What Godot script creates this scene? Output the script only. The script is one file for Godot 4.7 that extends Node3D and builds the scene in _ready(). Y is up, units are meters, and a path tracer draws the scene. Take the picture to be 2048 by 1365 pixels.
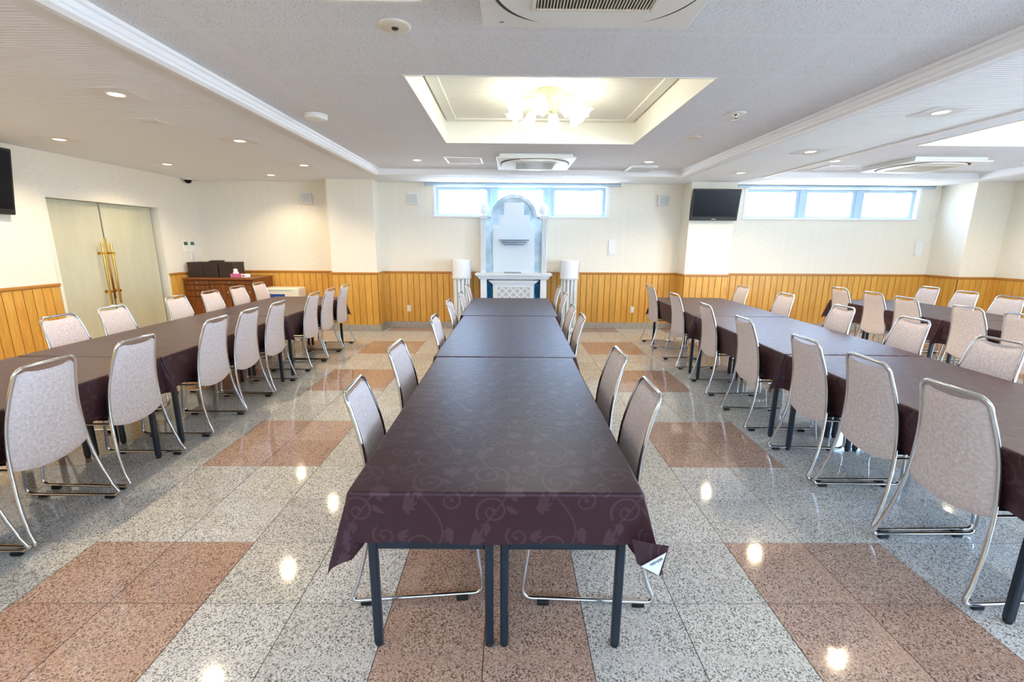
extends Node3D
# A banquet room: three and a half rows of cloth-covered tables with chrome chairs, decorative fireplace at the end.
# Units: metres. x right, y up, -z towards the back wall. Camera stands at (0, 1.5, 0).

const BACK := -7.98       # face of the back wall
const LEFT := -5.28       # face of the left wall
const RIGHT := 7.93       # face of the right wall
const FRONT := 2.2        # wall behind the camera
const LOW := 2.48         # ribbed ceilings and soffits
const HIGH := 2.56        # coffer ceilings
const TOP := 0.705        # upper side of the tablecloths
const TILE := 0.4
const TILE_X := -1.288
const TILE_Z := -2.837

var M := {}
var taken := {}

# ---------------------------------------------------------------- mesh builder
class Mb:
	var v := PackedVector3Array()
	var n := PackedVector3Array()
	var uv := PackedVector2Array()
	var ix := PackedInt32Array()
	var xf := Transform3D.IDENTITY

	func quad(a: Vector3, b: Vector3, c: Vector3, d: Vector3, ua := Vector2(0, 0), ub := Vector2(1, 0), uc := Vector2(1, 1), ud := Vector2(0, 1)) -> void:
		# a, b, c, d counter-clockwise seen from outside
		a = xf * a; b = xf * b; c = xf * c; d = xf * d
		var nn := (c - a).cross(d - b).normalized()
		var k := v.size()
		v.append_array([a, b, c, d])
		n.append_array([nn, nn, nn, nn])
		uv.append_array([ua, ub, uc, ud])
		ix.append_array([k, k + 2, k + 1, k, k + 3, k + 2])

	func tri(a: Vector3, b: Vector3, c: Vector3) -> void:
		a = xf * a; b = xf * b; c = xf * c
		var nn := (b - a).cross(c - a).normalized()
		var k := v.size()
		v.append_array([a, b, c])
		n.append_array([nn, nn, nn])
		uv.append_array([Vector2(a.x, a.z), Vector2(b.x, b.z), Vector2(c.x, c.z)])
		ix.append_array([k, k + 2, k + 1])

	func box(c: Vector3, s: Vector3, bevel := 0.0) -> void:
		var h := s * 0.5
		if bevel <= 0.0:
			for ax in 3:
				for sg in [-1.0, 1.0]:
					var o := Vector3.ZERO; o[ax] = h[ax] * sg
					var e := Vector3.ZERO; e[(ax + 1) % 3] = h[(ax + 1) % 3] * sg
					var f := Vector3.ZERO; f[(ax + 2) % 3] = h[(ax + 2) % 3]
					quad(c + o - e - f, c + o + e - f, c + o + e + f, c + o - e + f)
			return
		var i := h - Vector3.ONE * bevel
		var P := func(sx: float, sy: float, sz: float, ax: int) -> Vector3:
			var p := Vector3(i.x * sx, i.y * sy, i.z * sz)
			p[ax] = h[ax] * [sx, sy, sz][ax]
			return c + p
		for ax in 3:
			for sg in [-1.0, 1.0]:
				var b := (ax + 1) % 3
				var d := (ax + 2) % 3
				var g := []
				for k in [[-1, -1], [1, -1], [1, 1], [-1, 1]]:
					var s3 := [0.0, 0.0, 0.0]
					s3[ax] = sg; s3[b] = k[0] * sg; s3[d] = k[1] * 1.0
					g.append(P.call(s3[0], s3[1], s3[2], ax))
				quad(g[0], g[1], g[2], g[3])
		for ax in 3:                      # edges along axis ax
			var b := (ax + 1) % 3
			var d := (ax + 2) % 3
			for sb in [-1.0, 1.0]:
				for sd in [-1.0, 1.0]:
					var g := []
					for k in [[-1.0, b], [1.0, b], [1.0, d], [-1.0, d]]:
						var s3 := [0.0, 0.0, 0.0]
						s3[ax] = k[0]; s3[b] = sb; s3[d] = sd
						g.append(P.call(s3[0], s3[1], s3[2], k[1]))
					if sb * sd > 0: quad(g[1], g[0], g[3], g[2])
					else: quad(g[0], g[1], g[2], g[3])
		for sx in [-1.0, 1.0]:
			for sy in [-1.0, 1.0]:
				for sz in [-1.0, 1.0]:
					var a: Vector3 = P.call(sx, sy, sz, 0)
					var b: Vector3 = P.call(sx, sy, sz, 1)
					var d: Vector3 = P.call(sx, sy, sz, 2)
					if sx * sy * sz > 0: tri(a, b, d)
					else: tri(a, d, b)

	func span(x0: float, x1: float, y0: float, y1: float, z0: float, z1: float, bevel := 0.0) -> void:
		box(Vector3(x0 + x1, y0 + y1, z0 + z1) * 0.5, Vector3(absf(x1 - x0), absf(y1 - y0), absf(z1 - z0)), bevel)

	func tube(p: Array, r: float, sides := 8, cap := true) -> void:
		var m := p.size()
		var t0: Vector3 = (p[1] - p[0]).normalized()
		var u := t0.cross(Vector3.UP if absf(t0.y) < 0.9 else Vector3.RIGHT).normalized()
		var k0 := v.size()
		var len := 0.0
		for i in m:
			var t: Vector3
			if i == 0: t = (p[1] - p[0]).normalized()
			elif i == m - 1: t = (p[i] - p[i - 1]).normalized()
			else: t = ((p[i + 1] - p[i]).normalized() + (p[i] - p[i - 1]).normalized()).normalized()
			u = (u - t * u.dot(t)).normalized()
			var w := t.cross(u)
			if i: len += p[i].distance_to(p[i - 1])
			for s in sides + 1:
				var a := TAU * s / sides
				var d := u * cos(a) + w * sin(a)
				v.append(xf * (p[i] + d * r)); n.append((xf.basis * d).normalized()); uv.append(Vector2(float(s) / sides, len))
		for i in m - 1:
			for s in sides:
				var a := k0 + i * (sides + 1) + s
				var b := a + sides + 1
				ix.append_array([a, b, a + 1, a + 1, b, b + 1])
		if cap:
			for e in [0, m - 1]:
				var kk := v.size()
				var t: Vector3 = (p[0] - p[1]).normalized() if e == 0 else (p[m - 1] - p[m - 2]).normalized()
				v.append(xf * p[e]); n.append(xf.basis * t); uv.append(Vector2.ZERO)
				for s in sides + 1:
					v.append(v[k0 + e * (sides + 1) + s]); n.append(xf.basis * t); uv.append(Vector2.ZERO)
				for s in sides:
					if e == 0: ix.append_array([kk, kk + 1 + s, kk + 2 + s])
					else: ix.append_array([kk, kk + 2 + s, kk + 1 + s])

	func lathe(prof: Array, seg := 24, at := Vector3.ZERO, flute := 0.0, flutes := 0) -> void:
		# prof: [radius, height] from bottom to top, smooth across close points
		var k0 := v.size()
		var m := prof.size()
		for i in m:
			var a: Array = prof[maxi(i - 1, 0)]
			var b: Array = prof[mini(i + 1, m - 1)]
			var dr: float = b[0] - a[0]
			var dy: float = b[1] - a[1]
			for s in seg + 1:
				var an := TAU * s / seg
				var rr: float = prof[i][0]
				if flutes > 0: rr *= 1.0 - flute * pow(absf(sin(an * flutes * 0.5)), 0.7)
				v.append(xf * (at + Vector3(cos(an) * rr, prof[i][1], sin(an) * rr)))
				var nn := Vector3(cos(an) * dy, -dr, sin(an) * dy)
				n.append((xf.basis * (nn.normalized() if nn.length() > 1e-9 else Vector3.UP)).normalized())
				uv.append(Vector2(float(s) / seg * 4.0, prof[i][1]))
		for i in m - 1:
			for s in seg:
				var a := k0 + i * (seg + 1) + s
				var b := a + seg + 1
				ix.append_array([a, a + 1, b, a + 1, b + 1, b])

	func prism(poly: PackedVector2Array, depth: float, smooth := false) -> void:
		# polygon in the xy plane, extruded from z = 0 to z = depth
		if not Geometry2D.is_polygon_clockwise(poly): pass
		else: poly.reverse()
		var t := Geometry2D.triangulate_polygon(poly)
		for i in range(0, t.size(), 3):
			var a := poly[t[i]]; var b := poly[t[i + 1]]; var c := poly[t[i + 2]]
			if (b - a).cross(c - a) < 0.0:
				var q := b; b = c; c = q
			tri(Vector3(a.x, a.y, depth), Vector3(b.x, b.y, depth), Vector3(c.x, c.y, depth))
			tri(Vector3(a.x, a.y, 0), Vector3(c.x, c.y, 0), Vector3(b.x, b.y, 0))
		for i in poly.size():
			var a := poly[i]; var b := poly[(i + 1) % poly.size()]
			quad(Vector3(a.x, a.y, 0), Vector3(b.x, b.y, 0), Vector3(b.x, b.y, depth), Vector3(a.x, a.y, depth))

	func grid(P: Array, U: Array, nu: int, nv: int, flip := false) -> void:
		# P: (nu x nv) points, smooth normals averaged over the faces
		var k0 := v.size()
		var nn := []
		nn.resize(nu * nv); nn.fill(Vector3.ZERO)
		var tr := []
		for j in nv - 1:
			for i in nu - 1:
				var a := j * nu + i
				for q in [[a, a + 1, a + nu + 1], [a, a + nu + 1, a + nu]]:
					var f: Vector3 = (P[q[1]] - P[q[0]]).cross(P[q[2]] - P[q[0]])
					if flip: f = -f
					for w in q: nn[w] += f
					tr.append(q)
		for i in nu * nv:
			v.append(xf * P[i]); uv.append(U[i])
			var d: Vector3 = nn[i]
			n.append((xf.basis * d).normalized() if d.length() > 1e-12 else Vector3.UP)
		for q in tr:
			if flip: ix.append_array([k0 + q[0], k0 + q[1], k0 + q[2]])
			else: ix.append_array([k0 + q[0], k0 + q[2], k0 + q[1]])

	func mesh() -> ArrayMesh:
		var a := []
		a.resize(Mesh.ARRAY_MAX)
		a[Mesh.ARRAY_VERTEX] = v; a[Mesh.ARRAY_NORMAL] = n; a[Mesh.ARRAY_TEX_UV] = uv; a[Mesh.ARRAY_INDEX] = ix
		var m := ArrayMesh.new()
		m.add_surface_from_arrays(Mesh.PRIMITIVE_TRIANGLES, a)
		return m

# ---------------------------------------------------------------- node helpers
func numbered(called: String) -> String:
	taken[called] = taken.get(called, -1) + 1
	return called if taken[called] == 0 else "%s_%03d" % [called, taken[called]]

func tag(o: Node, label: String, category: String, group := "") -> void:
	o.set_meta("label", label); o.set_meta("category", category)
	if group: o.set_meta("group", group)

func thing(called: String, label: String, category: String, at := Vector3.ZERO, turn := 0.0, group := "") -> Node3D:
	var o := Node3D.new()
	o.name = numbered(called)
	add_child(o)
	o.position = at; o.rotation.y = turn
	tag(o, label, category, group)
	return o

func struct_node(called: String) -> Node3D:
	var o := Node3D.new()
	o.name = called
	o.set_meta("kind", "structure")
	add_child(o)
	return o

func inst(mesh: Mesh, called: String, mat: Material, parent: Node, at := Vector3.ZERO) -> MeshInstance3D:
	var o := MeshInstance3D.new()
	o.mesh = mesh
	o.name = called
	o.material_override = mat
	parent.add_child(o, true)
	o.position = at
	return o

func part(b: Mb, called: String, mat: Material, parent: Node, at := Vector3.ZERO) -> MeshInstance3D:
	return inst(b.mesh(), called, mat, parent, at)

func bent(pts: Array, r: float, steps := 5) -> Array:
	# polyline with rounded corners
	var out := [pts[0]]
	for i in range(1, pts.size() - 1):
		var p: Vector3 = pts[i]
		var a: Vector3 = (pts[i - 1] - p)
		var b: Vector3 = (pts[i + 1] - p)
		var d := minf(r, minf(a.length(), b.length()) * 0.49)
		var s := p + a.normalized() * d
		var e := p + b.normalized() * d
		for k in steps + 1:
			var t := float(k) / steps
			out.append(s.lerp(p, t).lerp(p.lerp(e, t), t))
	out.append(pts[-1])
	return out

func ordinal(i: int) -> String:
	return ["first", "second", "third", "fourth", "fifth", "sixth", "seventh", "eighth", "ninth", "tenth"][i]

# ---------------------------------------------------------------- materials
func rgb(r: int, g: int, b: int) -> Color:
	return Color8(r, g, b)

func mat(called: String, c: Color, rough := 0.6, metal := 0.0, spec := 0.5) -> StandardMaterial3D:
	var m := StandardMaterial3D.new()
	m.resource_name = called
	m.albedo_color = c; m.roughness = rough; m.metallic = metal; m.metallic_specular = spec
	M[called] = m
	return m

func glow(called: String, c: Color, e: float) -> StandardMaterial3D:
	var m := mat(called, Color(0.9, 0.9, 0.9), 0.5)
	m.emission_enabled = true; m.emission = c; m.emission_energy_multiplier = e
	return m

func noise(type: int, freq: float, sd: int, oct := 3) -> FastNoiseLite:
	var f := FastNoiseLite.new()
	f.noise_type = type; f.frequency = freq; f.seed = sd; f.fractal_octaves = oct
	return f

func ntex(f: FastNoiseLite, size: int, stops: Array, cols: Array, hard := false, height := 0) -> NoiseTexture2D:
	var t := NoiseTexture2D.new()
	t.width = size; t.height = height if height else size
	t.seamless = true; t.seamless_blend_skirt = 0.12
	t.noise = f; t.normalize = true
	var g := Gradient.new()
	g.offsets = PackedFloat32Array(stops); g.colors = PackedColorArray(cols)
	g.interpolation_mode = Gradient.GRADIENT_INTERPOLATE_CONSTANT if hard else Gradient.GRADIENT_INTERPOLATE_LINEAR
	t.color_ramp = g
	return t

func world_mapped(m: StandardMaterial3D, s: Vector3) -> void:
	m.uv1_triplanar = true; m.uv1_world_triplanar = true; m.uv1_scale = s; m.uv1_triplanar_sharpness = 8.0

func granite(called: String, cols: Array, sd: int, tint: Color) -> StandardMaterial3D:
	var f := noise(FastNoiseLite.TYPE_CELLULAR, 0.2, sd, 1)
	f.cellular_return_type = FastNoiseLite.RETURN_CELL_VALUE
	f.cellular_jitter = 1.0
	f.fractal_type = FastNoiseLite.FRACTAL_NONE
	f.domain_warp_enabled = true; f.domain_warp_amplitude = 2.5; f.domain_warp_frequency = 0.12; f.domain_warp_fractal_type = FastNoiseLite.DOMAIN_WARP_FRACTAL_NONE
	var m := mat(called, tint, 0.07)
	m.albedo_texture = ntex(f, 1024, [0.0, 0.13, 0.30, 0.52, 0.78], cols, true)
	world_mapped(m, Vector3.ONE * 1.05)
	return m

func damask() -> ImageTexture:
	# scrolling vines with leaves and flowers, 512 pixels to 0.44 m, repeating
	var S := 512
	var a := PackedFloat32Array()
	a.resize(S * S)
	var dot := func(x: float, y: float, r: float) -> void:
		for j in range(int(floor(y - r)), int(ceil(y + r)) + 1):
			for i in range(int(floor(x - r)), int(ceil(x + r)) + 1):
				if Vector2(i - x, j - y).length() <= r:
					a[posmod(j, S) * S + posmod(i, S)] = 1.0
	var spiral := func(c: Vector2, r0: float, a0: float, turns: float, hand: float, w: float) -> void:
		var steps := 150
		for k in steps:
			var t := float(k) / steps
			var rr := r0 * pow(1.0 - t, 0.8) + 7.0 * t
			var an := a0 + hand * turns * TAU * t
			dot.call(c.x + cos(an) * rr, c.y + sin(an) * rr, w * (1.0 - 0.45 * t))
		dot.call(c.x + cos(a0 + hand * turns * TAU) * 7.0, c.y + sin(a0 + hand * turns * TAU) * 7.0, w * 1.5)
	var leaf := func(p: Vector2, an: float, L: float, W: float) -> void:
		var steps := 26
		for k in steps + 1:
			var t := float(k) / steps
			var w := W * sin(PI * pow(t, 0.75)) * (1.0 + 0.18 * sin(t * 26.0))
			dot.call(p.x + cos(an) * L * t - sin(an) * 6.0 * sin(PI * t), p.y + sin(an) * L * t + cos(an) * 6.0 * sin(PI * t), maxf(w, 1.0))
	for half in 2:
		var o := Vector2(256 * half, 150 * half)
		var h := 1.0 if half == 0 else -1.0
		spiral.call(o + Vector2(110, 120), 78.0, 0.4, 1.45, h, 6.0)
		spiral.call(o + Vector2(128, 322), 64.0, 2.6, 1.4, -h, 5.5)
		spiral.call(o + Vector2(30, 225), 38.0, 1.2, 1.3, h, 4.5)
		spiral.call(o + Vector2(222, 430), 46.0, 4.0, 1.3, h, 5.0)
		spiral.call(o + Vector2(236, 150), 30.0, 3.2, 1.2, -h, 4.0)
		for k in 6:
			leaf.call(o + Vector2(210, 240), TAU * k / 6.0 + 0.3, 46.0, 12.0)
		for k in 5:
			leaf.call(o + Vector2(48, 440), -1.3 + 0.62 * k, 54.0, 10.0)
			leaf.call(o + Vector2(228, 60), 1.6 + 0.6 * k, 42.0, 8.5)
		for k in 3:
			leaf.call(o + Vector2(20, 60), -0.5 + 0.7 * k, 44.0, 9.0)
			leaf.call(o + Vector2(118, 392), 2.0 + 0.7 * k, 40.0, 8.0)
		leaf.call(o + Vector2(182, 300), 0.6, 60.0, 10.0)
		leaf.call(o + Vector2(60, 180), 2.6, 56.0, 9.0)
		# stems that tie the scrolls together
		for k in 90:
			var t := k / 90.0
			dot.call(o.x + 128.0 + 62.0 * sin(t * TAU + h), o.y + 512.0 * t, 4.0)
	var im := Image.create(S, S, false, Image.FORMAT_RGB8)
	var lo := rgb(57, 33, 38)
	var hi := rgb(78, 54, 60)
	var rng := RandomNumberGenerator.new()
	rng.seed = 5
	for j in S:
		for i in S:
			var k := 0.5 + 0.5 * rng.randf()
			im.set_pixel(i, j, lo.lerp(hi, a[j * S + i] * (0.55 + 0.45 * k)))
	return ImageTexture.create_from_image(im)

func make_materials() -> void:
	var S := FastNoiseLite.TYPE_SIMPLEX_SMOOTH
	var m: StandardMaterial3D
	# floor
	for k in 3:
		granite("granite_grey_%d" % k, [rgb(108, 106, 103), rgb(160, 157, 151), rgb(188, 184, 177), rgb(205, 201, 195), rgb(217, 214, 208)], 11 + k, [Color(1, 1, 1), Color(0.96, 0.955, 0.95), Color(0.985, 0.98, 0.96)][k])
	for k in 2:
		granite("granite_pink_%d" % k, [rgb(100, 83, 75), rgb(146, 118, 102), rgb(170, 139, 121), rgb(182, 152, 134), rgb(192, 167, 150)], 31 + k, [Color(1, 1, 1), Color(0.97, 0.95, 0.94)][k])
	mat("grout", rgb(74, 70, 66), 0.9)
	granite("granite_skirting", [rgb(112, 106, 100), rgb(158, 150, 142), rgb(182, 175, 166), rgb(198, 192, 182), rgb(210, 205, 196)], 51, Color(0.93, 0.93, 0.93)).roughness = 0.3
	# walls
	m = mat("wallpaper", Color.WHITE, 0.85, 0.0, 0.3)
	m.albedo_texture = ntex(noise(S, 0.02, 3, 4), 512, [0.0, 0.5, 1.0], [rgb(234, 226, 208), rgb(240, 233, 217), rgb(245, 239, 225)])
	world_mapped(m, Vector3(0.9, 9.0, 0.9))
	m = mat("wood_panel_0", Color.WHITE, 0.42)
	var g := noise(S, 0.012, 21, 5)
	for k in 3:
		m = mat("wood_panel_%d" % k, [Color(1, 1, 1), Color(0.965, 0.955, 0.94), Color(0.985, 0.96, 0.93)][k], 0.42)
		m.albedo_texture = M["wood_panel_0"].albedo_texture if k else ntex(g, 512, [0.0, 0.45, 0.7, 1.0], [rgb(208, 152, 62), rgb(219, 165, 73), rgb(223, 171, 79), rgb(228, 179, 90)])
		world_mapped(m, Vector3(5.0, 0.5, 5.0))
		m.uv1_offset = Vector3(0.37 * k, 0.21 * k, 0.13 * k)
	mat("wood_groove", rgb(120, 78, 30), 0.7)
	m = mat("wood_rail", rgb(186, 128, 56), 0.4)
	# ceilings
	m = mat("ceiling_board", Color.WHITE, 0.95, 0.0, 0.2)
	var cr := noise(FastNoiseLite.TYPE_SIMPLEX, 0.03, 8, 2)
	cr.fractal_type = FastNoiseLite.FRACTAL_RIDGED
	var t := ntex(cr, 1024, [0.0, 0.09, 0.17, 1.0], [rgb(120, 118, 122), rgb(160, 158, 161), rgb(233, 236, 241), rgb(238, 241, 246)])
	t.invert = true
	m.albedo_texture = t
	world_mapped(m, Vector3(0.9, 0.9, 1.7))
	mat("ceiling_ribbed", rgb(232, 234, 234), 0.95, 0.0, 0.2)
	mat("moulding_white", rgb(240, 241, 242), 0.5)
	mat("tray_white", rgb(240, 239, 230), 0.8)
	mat("white_plastic", rgb(238, 238, 234), 0.45)
	mat("grey_plastic", rgb(203, 205, 203), 0.5)
	mat("beige_plastic", rgb(226, 220, 204), 0.5)
	mat("dark_plastic", rgb(26, 25, 24), 0.5)
	mat("slot_brown", rgb(58, 50, 38), 0.6)
	mat("screen_black", rgb(7, 9, 16), 0.22, 0.0, 0.3)
	mat("aluminium_white", rgb(176, 198, 214), 0.35)
	m = mat("glass_pane", Color(0.95, 0.98, 1.0, 0.06), 0.02)
	m.transparency = BaseMaterial3D.TRANSPARENCY_ALPHA
	m = mat("glass_shelf", Color(0.45, 0.62, 0.68, 0.45), 0.03)
	m.transparency = BaseMaterial3D.TRANSPARENCY_ALPHA
	# doors
	m = mat("door_panel", Color.WHITE, 0.3)
	m.albedo_texture = ntex(noise(S, 0.01, 14, 3), 256, [0.0, 1.0], [rgb(196, 194, 168), rgb(204, 202, 178)])
	world_mapped(m, Vector3(3.0, 0.4, 3.0))
	mat("door_frame", rgb(232, 229, 214), 0.4)
	mat("gap_brown", rgb(58, 40, 24), 0.7)
	mat("brass", rgb(214, 172, 84), 0.18, 1.0)
	# tables and chairs
	m = mat("cloth_damask", Color.WHITE, 0.4, 0.0, 0.4)
	m.albedo_texture = damask()
	m.heightmap_enabled = true
	m.heightmap_scale = 0.07
	m.heightmap_texture = ntex(noise(S, 0.012, 77, 4), 512, [0.0, 1.0], [Color.BLACK, Color.WHITE])
	m.uv1_scale = Vector3.ONE
	mat("label_white", rgb(232, 236, 240), 0.6)
	mat("label_ink", rgb(40, 48, 54), 0.7)
	mat("table_metal", rgb(15, 33, 47), 0.4)
	mat("table_top", rgb(120, 92, 66), 0.5)
	mat("rubber", rgb(18, 18, 20), 0.7)
	mat("chrome", rgb(208, 210, 212), 0.13, 1.0)
	m = mat("vinyl_blush", Color.WHITE, 0.42, 0.0, 0.45)
	m.albedo_texture = ntex(noise(S, 0.03, 91, 4), 512, [0.0, 0.35, 0.6, 1.0], [rgb(196, 178, 172), rgb(210, 194, 188), rgb(220, 206, 200), rgb(238, 228, 222)])
	m.uv1_triplanar = true; m.uv1_scale = Vector3.ONE * 3.0
	mat("vinyl_brown", rgb(66, 46, 40), 0.45)
	# furniture
	m = mat("walnut", Color.WHITE, 0.32)
	m.albedo_texture = ntex(noise(S, 0.015, 61, 4), 256, [0.0, 0.5, 1.0], [rgb(92, 48, 18), rgb(124, 68, 28), rgb(142, 82, 38)])
	world_mapped(m, Vector3(6.0, 1.0, 6.0))
	mat("walnut_dark", rgb(74, 38, 16), 0.4)
	mat("leatherette", rgb(52, 38, 31), 0.55)
	mat("tissue_pink", rgb(196, 104, 146), 0.6)
	mat("tissue_white", rgb(240, 240, 244), 0.9)
	mat("enamel_cream", rgb(232, 226, 206), 0.4)
	mat("label_blue", rgb(36, 78, 160), 0.5)
	mat("steel", rgb(190, 195, 198), 0.3, 1.0)
	mat("silver_dish", rgb(190, 196, 202), 0.25, 1.0)
	# fireplace
	mat("plaster_white", rgb(234, 237, 238), 0.45)
	m = mat("marble_pale_blue", Color.WHITE, 0.12)
	m.albedo_texture = ntex(noise(S, 0.008, 41, 5), 256, [0.0, 0.5, 1.0], [rgb(150, 182, 204), rgb(178, 204, 220), rgb(206, 224, 234)])
	world_mapped(m, Vector3(1.4, 1.4, 1.4))
	m = mat("marble_deep_blue", Color.WHITE, 0.1)
	m.albedo_texture = ntex(noise(S, 0.02, 42, 5), 256, [0.0, 0.6, 0.8, 1.0], [rgb(14, 60, 92), rgb(24, 84, 124), rgb(40, 108, 148), rgb(120, 170, 196)])
	world_mapped(m, Vector3(2.0, 2.0, 2.0))
	mat("panel_blue_white", rgb(222, 232, 238), 0.25)
	mat("glass_edge", rgb(84, 104, 120), 0.2)
	mat("opal_glass", rgb(244, 246, 248), 0.2)
	mat("green_screen", rgb(38, 92, 74), 0.3)
	mat("ivory_metal", rgb(214, 214, 178), 0.3, 0.3)
	glow("lamp_disc", Color(1.0, 0.93, 0.8), 7.0)
	glow("lamp_shade_glow", Color(1.0, 0.98, 0.92), 0.95)

# ---------------------------------------------------------------- setting
func build_floor() -> void:
	var fl := struct_node("floor")
	var base := Mb.new()
	base.span(LEFT - 0.2, RIGHT + 0.2, -0.2, -0.0022, BACK - 0.2, FRONT + 0.2)
	part(base, "screed", M["grout"], fl)
	# a polished tile with eased edges
	var tm := Mb.new()
	var h := TILE * 0.5 - 0.0016
	var e := 0.0004
	tm.quad(Vector3(-h + e, 0, h - e), Vector3(h - e, 0, h - e), Vector3(h - e, 0, -h + e), Vector3(-h + e, 0, -h + e))
	for k in 4:
		tm.xf = Transform3D(Basis(Vector3.UP, k * PI / 2), Vector3.ZERO)
		tm.quad(Vector3(-h, -0.002, h), Vector3(h, -0.002, h), Vector3(h - e, 0, h - e), Vector3(-h + e, 0, h - e))
	var tmesh := tm.mesh()
	var rest := {"granite_grey_0": Mb.new(), "granite_pink_0": Mb.new()}
	var cells := []
	for c in range(-10, 24):
		for r in range(-13, 13):
			var x := TILE_X + (c + 0.5) * TILE
			var z := TILE_Z + (r + 0.5) * TILE
			if x - 0.2 < LEFT - 0.1 or x + 0.2 > RIGHT + 0.2 or z - 0.2 < BACK - 0.2 or z > FRONT: continue
			# two-by-two pink squares every four tiles
			var pink: bool = posmod(c + 2, 4) < 2 and posmod(r - 2, 4) < 2
			var d := -z
			var seen := d > 1.0 and absf(x) < 1.16 * d + 0.35
			cells.append([d if seen else 99.0 + absf(z), x, z, pink, c, r])
	cells.sort_custom(func(a, b): return a[0] < b[0] or (a[0] == b[0] and absf(a[1]) < absf(b[1])))
	for i in cells.size():
		var q: Array = cells[i]
		if i < 296 and q[0] < 90.0:
			var k := posmod(q[4] * 7 + q[5] * 13, 3)
			inst(tmesh, "pink_granite_tile" if q[3] else "grey_granite_tile", M["granite_pink_%d" % (k % 2)] if q[3] else M["granite_grey_%d" % k], fl, Vector3(q[1], 0, q[2]))
		else:
			var b: Mb = rest["granite_pink_0" if q[3] else "granite_grey_0"]
			for k in tm.v.size():
				b.v.append(tm.v[k] + Vector3(q[1], 0, q[2])); b.n.append(tm.n[k]); b.uv.append(tm.uv[k])
			var k0 := b.v.size() - tm.v.size()
			for k in tm.ix: b.ix.append(k0 + k)
	for k in rest:
		if rest[k].v.size():
			part(rest[k], "distant_tiles", M[k], fl).set_meta("kind", "stuff")

func planks(parent: Node, a: Vector3, b: Vector3, out: Vector3, y0 := 0.112, y1 := 0.975) -> void:
	# tongue-and-groove boards between a and b along the foot of a wall, standing proud towards out
	var L := a.distance_to(b)
	var count := maxi(1, roundi(L / 0.105))
	var w := L / count
	var dir := (b - a) / L
	var key := "plank%.4f" % w
	if not M.has(key):
		var pm := Mb.new()
		pm.box(Vector3(0, (y0 + y1) * 0.5, 0.0035), Vector3(w - 0.007, y1 - y0, 0.013), 0.0035)
		M[key] = pm.mesh()
	var turn := atan2(out.x, out.z)
	for i in count:
		var o := inst(M[key], "plank", M["wood_panel_%d" % ((i * 5 + int(absf(a.x) * 3.0)) % 3)], parent, a + dir * (w * (i + 0.5)))
		o.rotation.y = turn
	var back := Mb.new()
	back.xf = Transform3D(Basis(Vector3.UP, turn), (a + b) * 0.5)
	back.box(Vector3(0, (y0 + y1) * 0.5, -0.002), Vector3(L, y1 - y0, 0.006))
	part(back, "groove_backing", M["wood_groove"], parent)
	var rail := Mb.new()
	rail.xf = Transform3D(Basis(Vector3.UP, turn), (a + b) * 0.5)
	rail.box(Vector3(0, 0.988, 0.008), Vector3(L + 0.02, 0.03, 0.028), 0.005)
	rail.box(Vector3(0, 0.968, 0.006), Vector3(L + 0.01, 0.014, 0.018), 0.003)
	part(rail, "dado_rail", M["wood_rail"], parent)

func skirting(parent: Node, a: Vector3, b: Vector3, out: Vector3) -> void:
	var L := a.distance_to(b)
	var s := Mb.new()
	s.xf = Transform3D(Basis(Vector3.UP, atan2(out.x, out.z)), (a + b) * 0.5)
	s.box(Vector3(0, 0.056, 0.006), Vector3(L + 0.02, 0.112, 0.02), 0.003)
	part(s, "granite_skirting_board", M["granite_skirting"], parent)

const WIN := [[-1.29, 1.68], [4.0, 7.0]]
const WY0 := 1.935
const WY1 := 2.45
const SIDE_WIN := [-3.3, 2.0]
const FRONT_WIN := [-3.0, 4.0]
const PIL := [[-2.95, -2.2, -7.62], [2.94, 3.68, -7.62], [7.34, 7.93, -7.38]]

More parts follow.
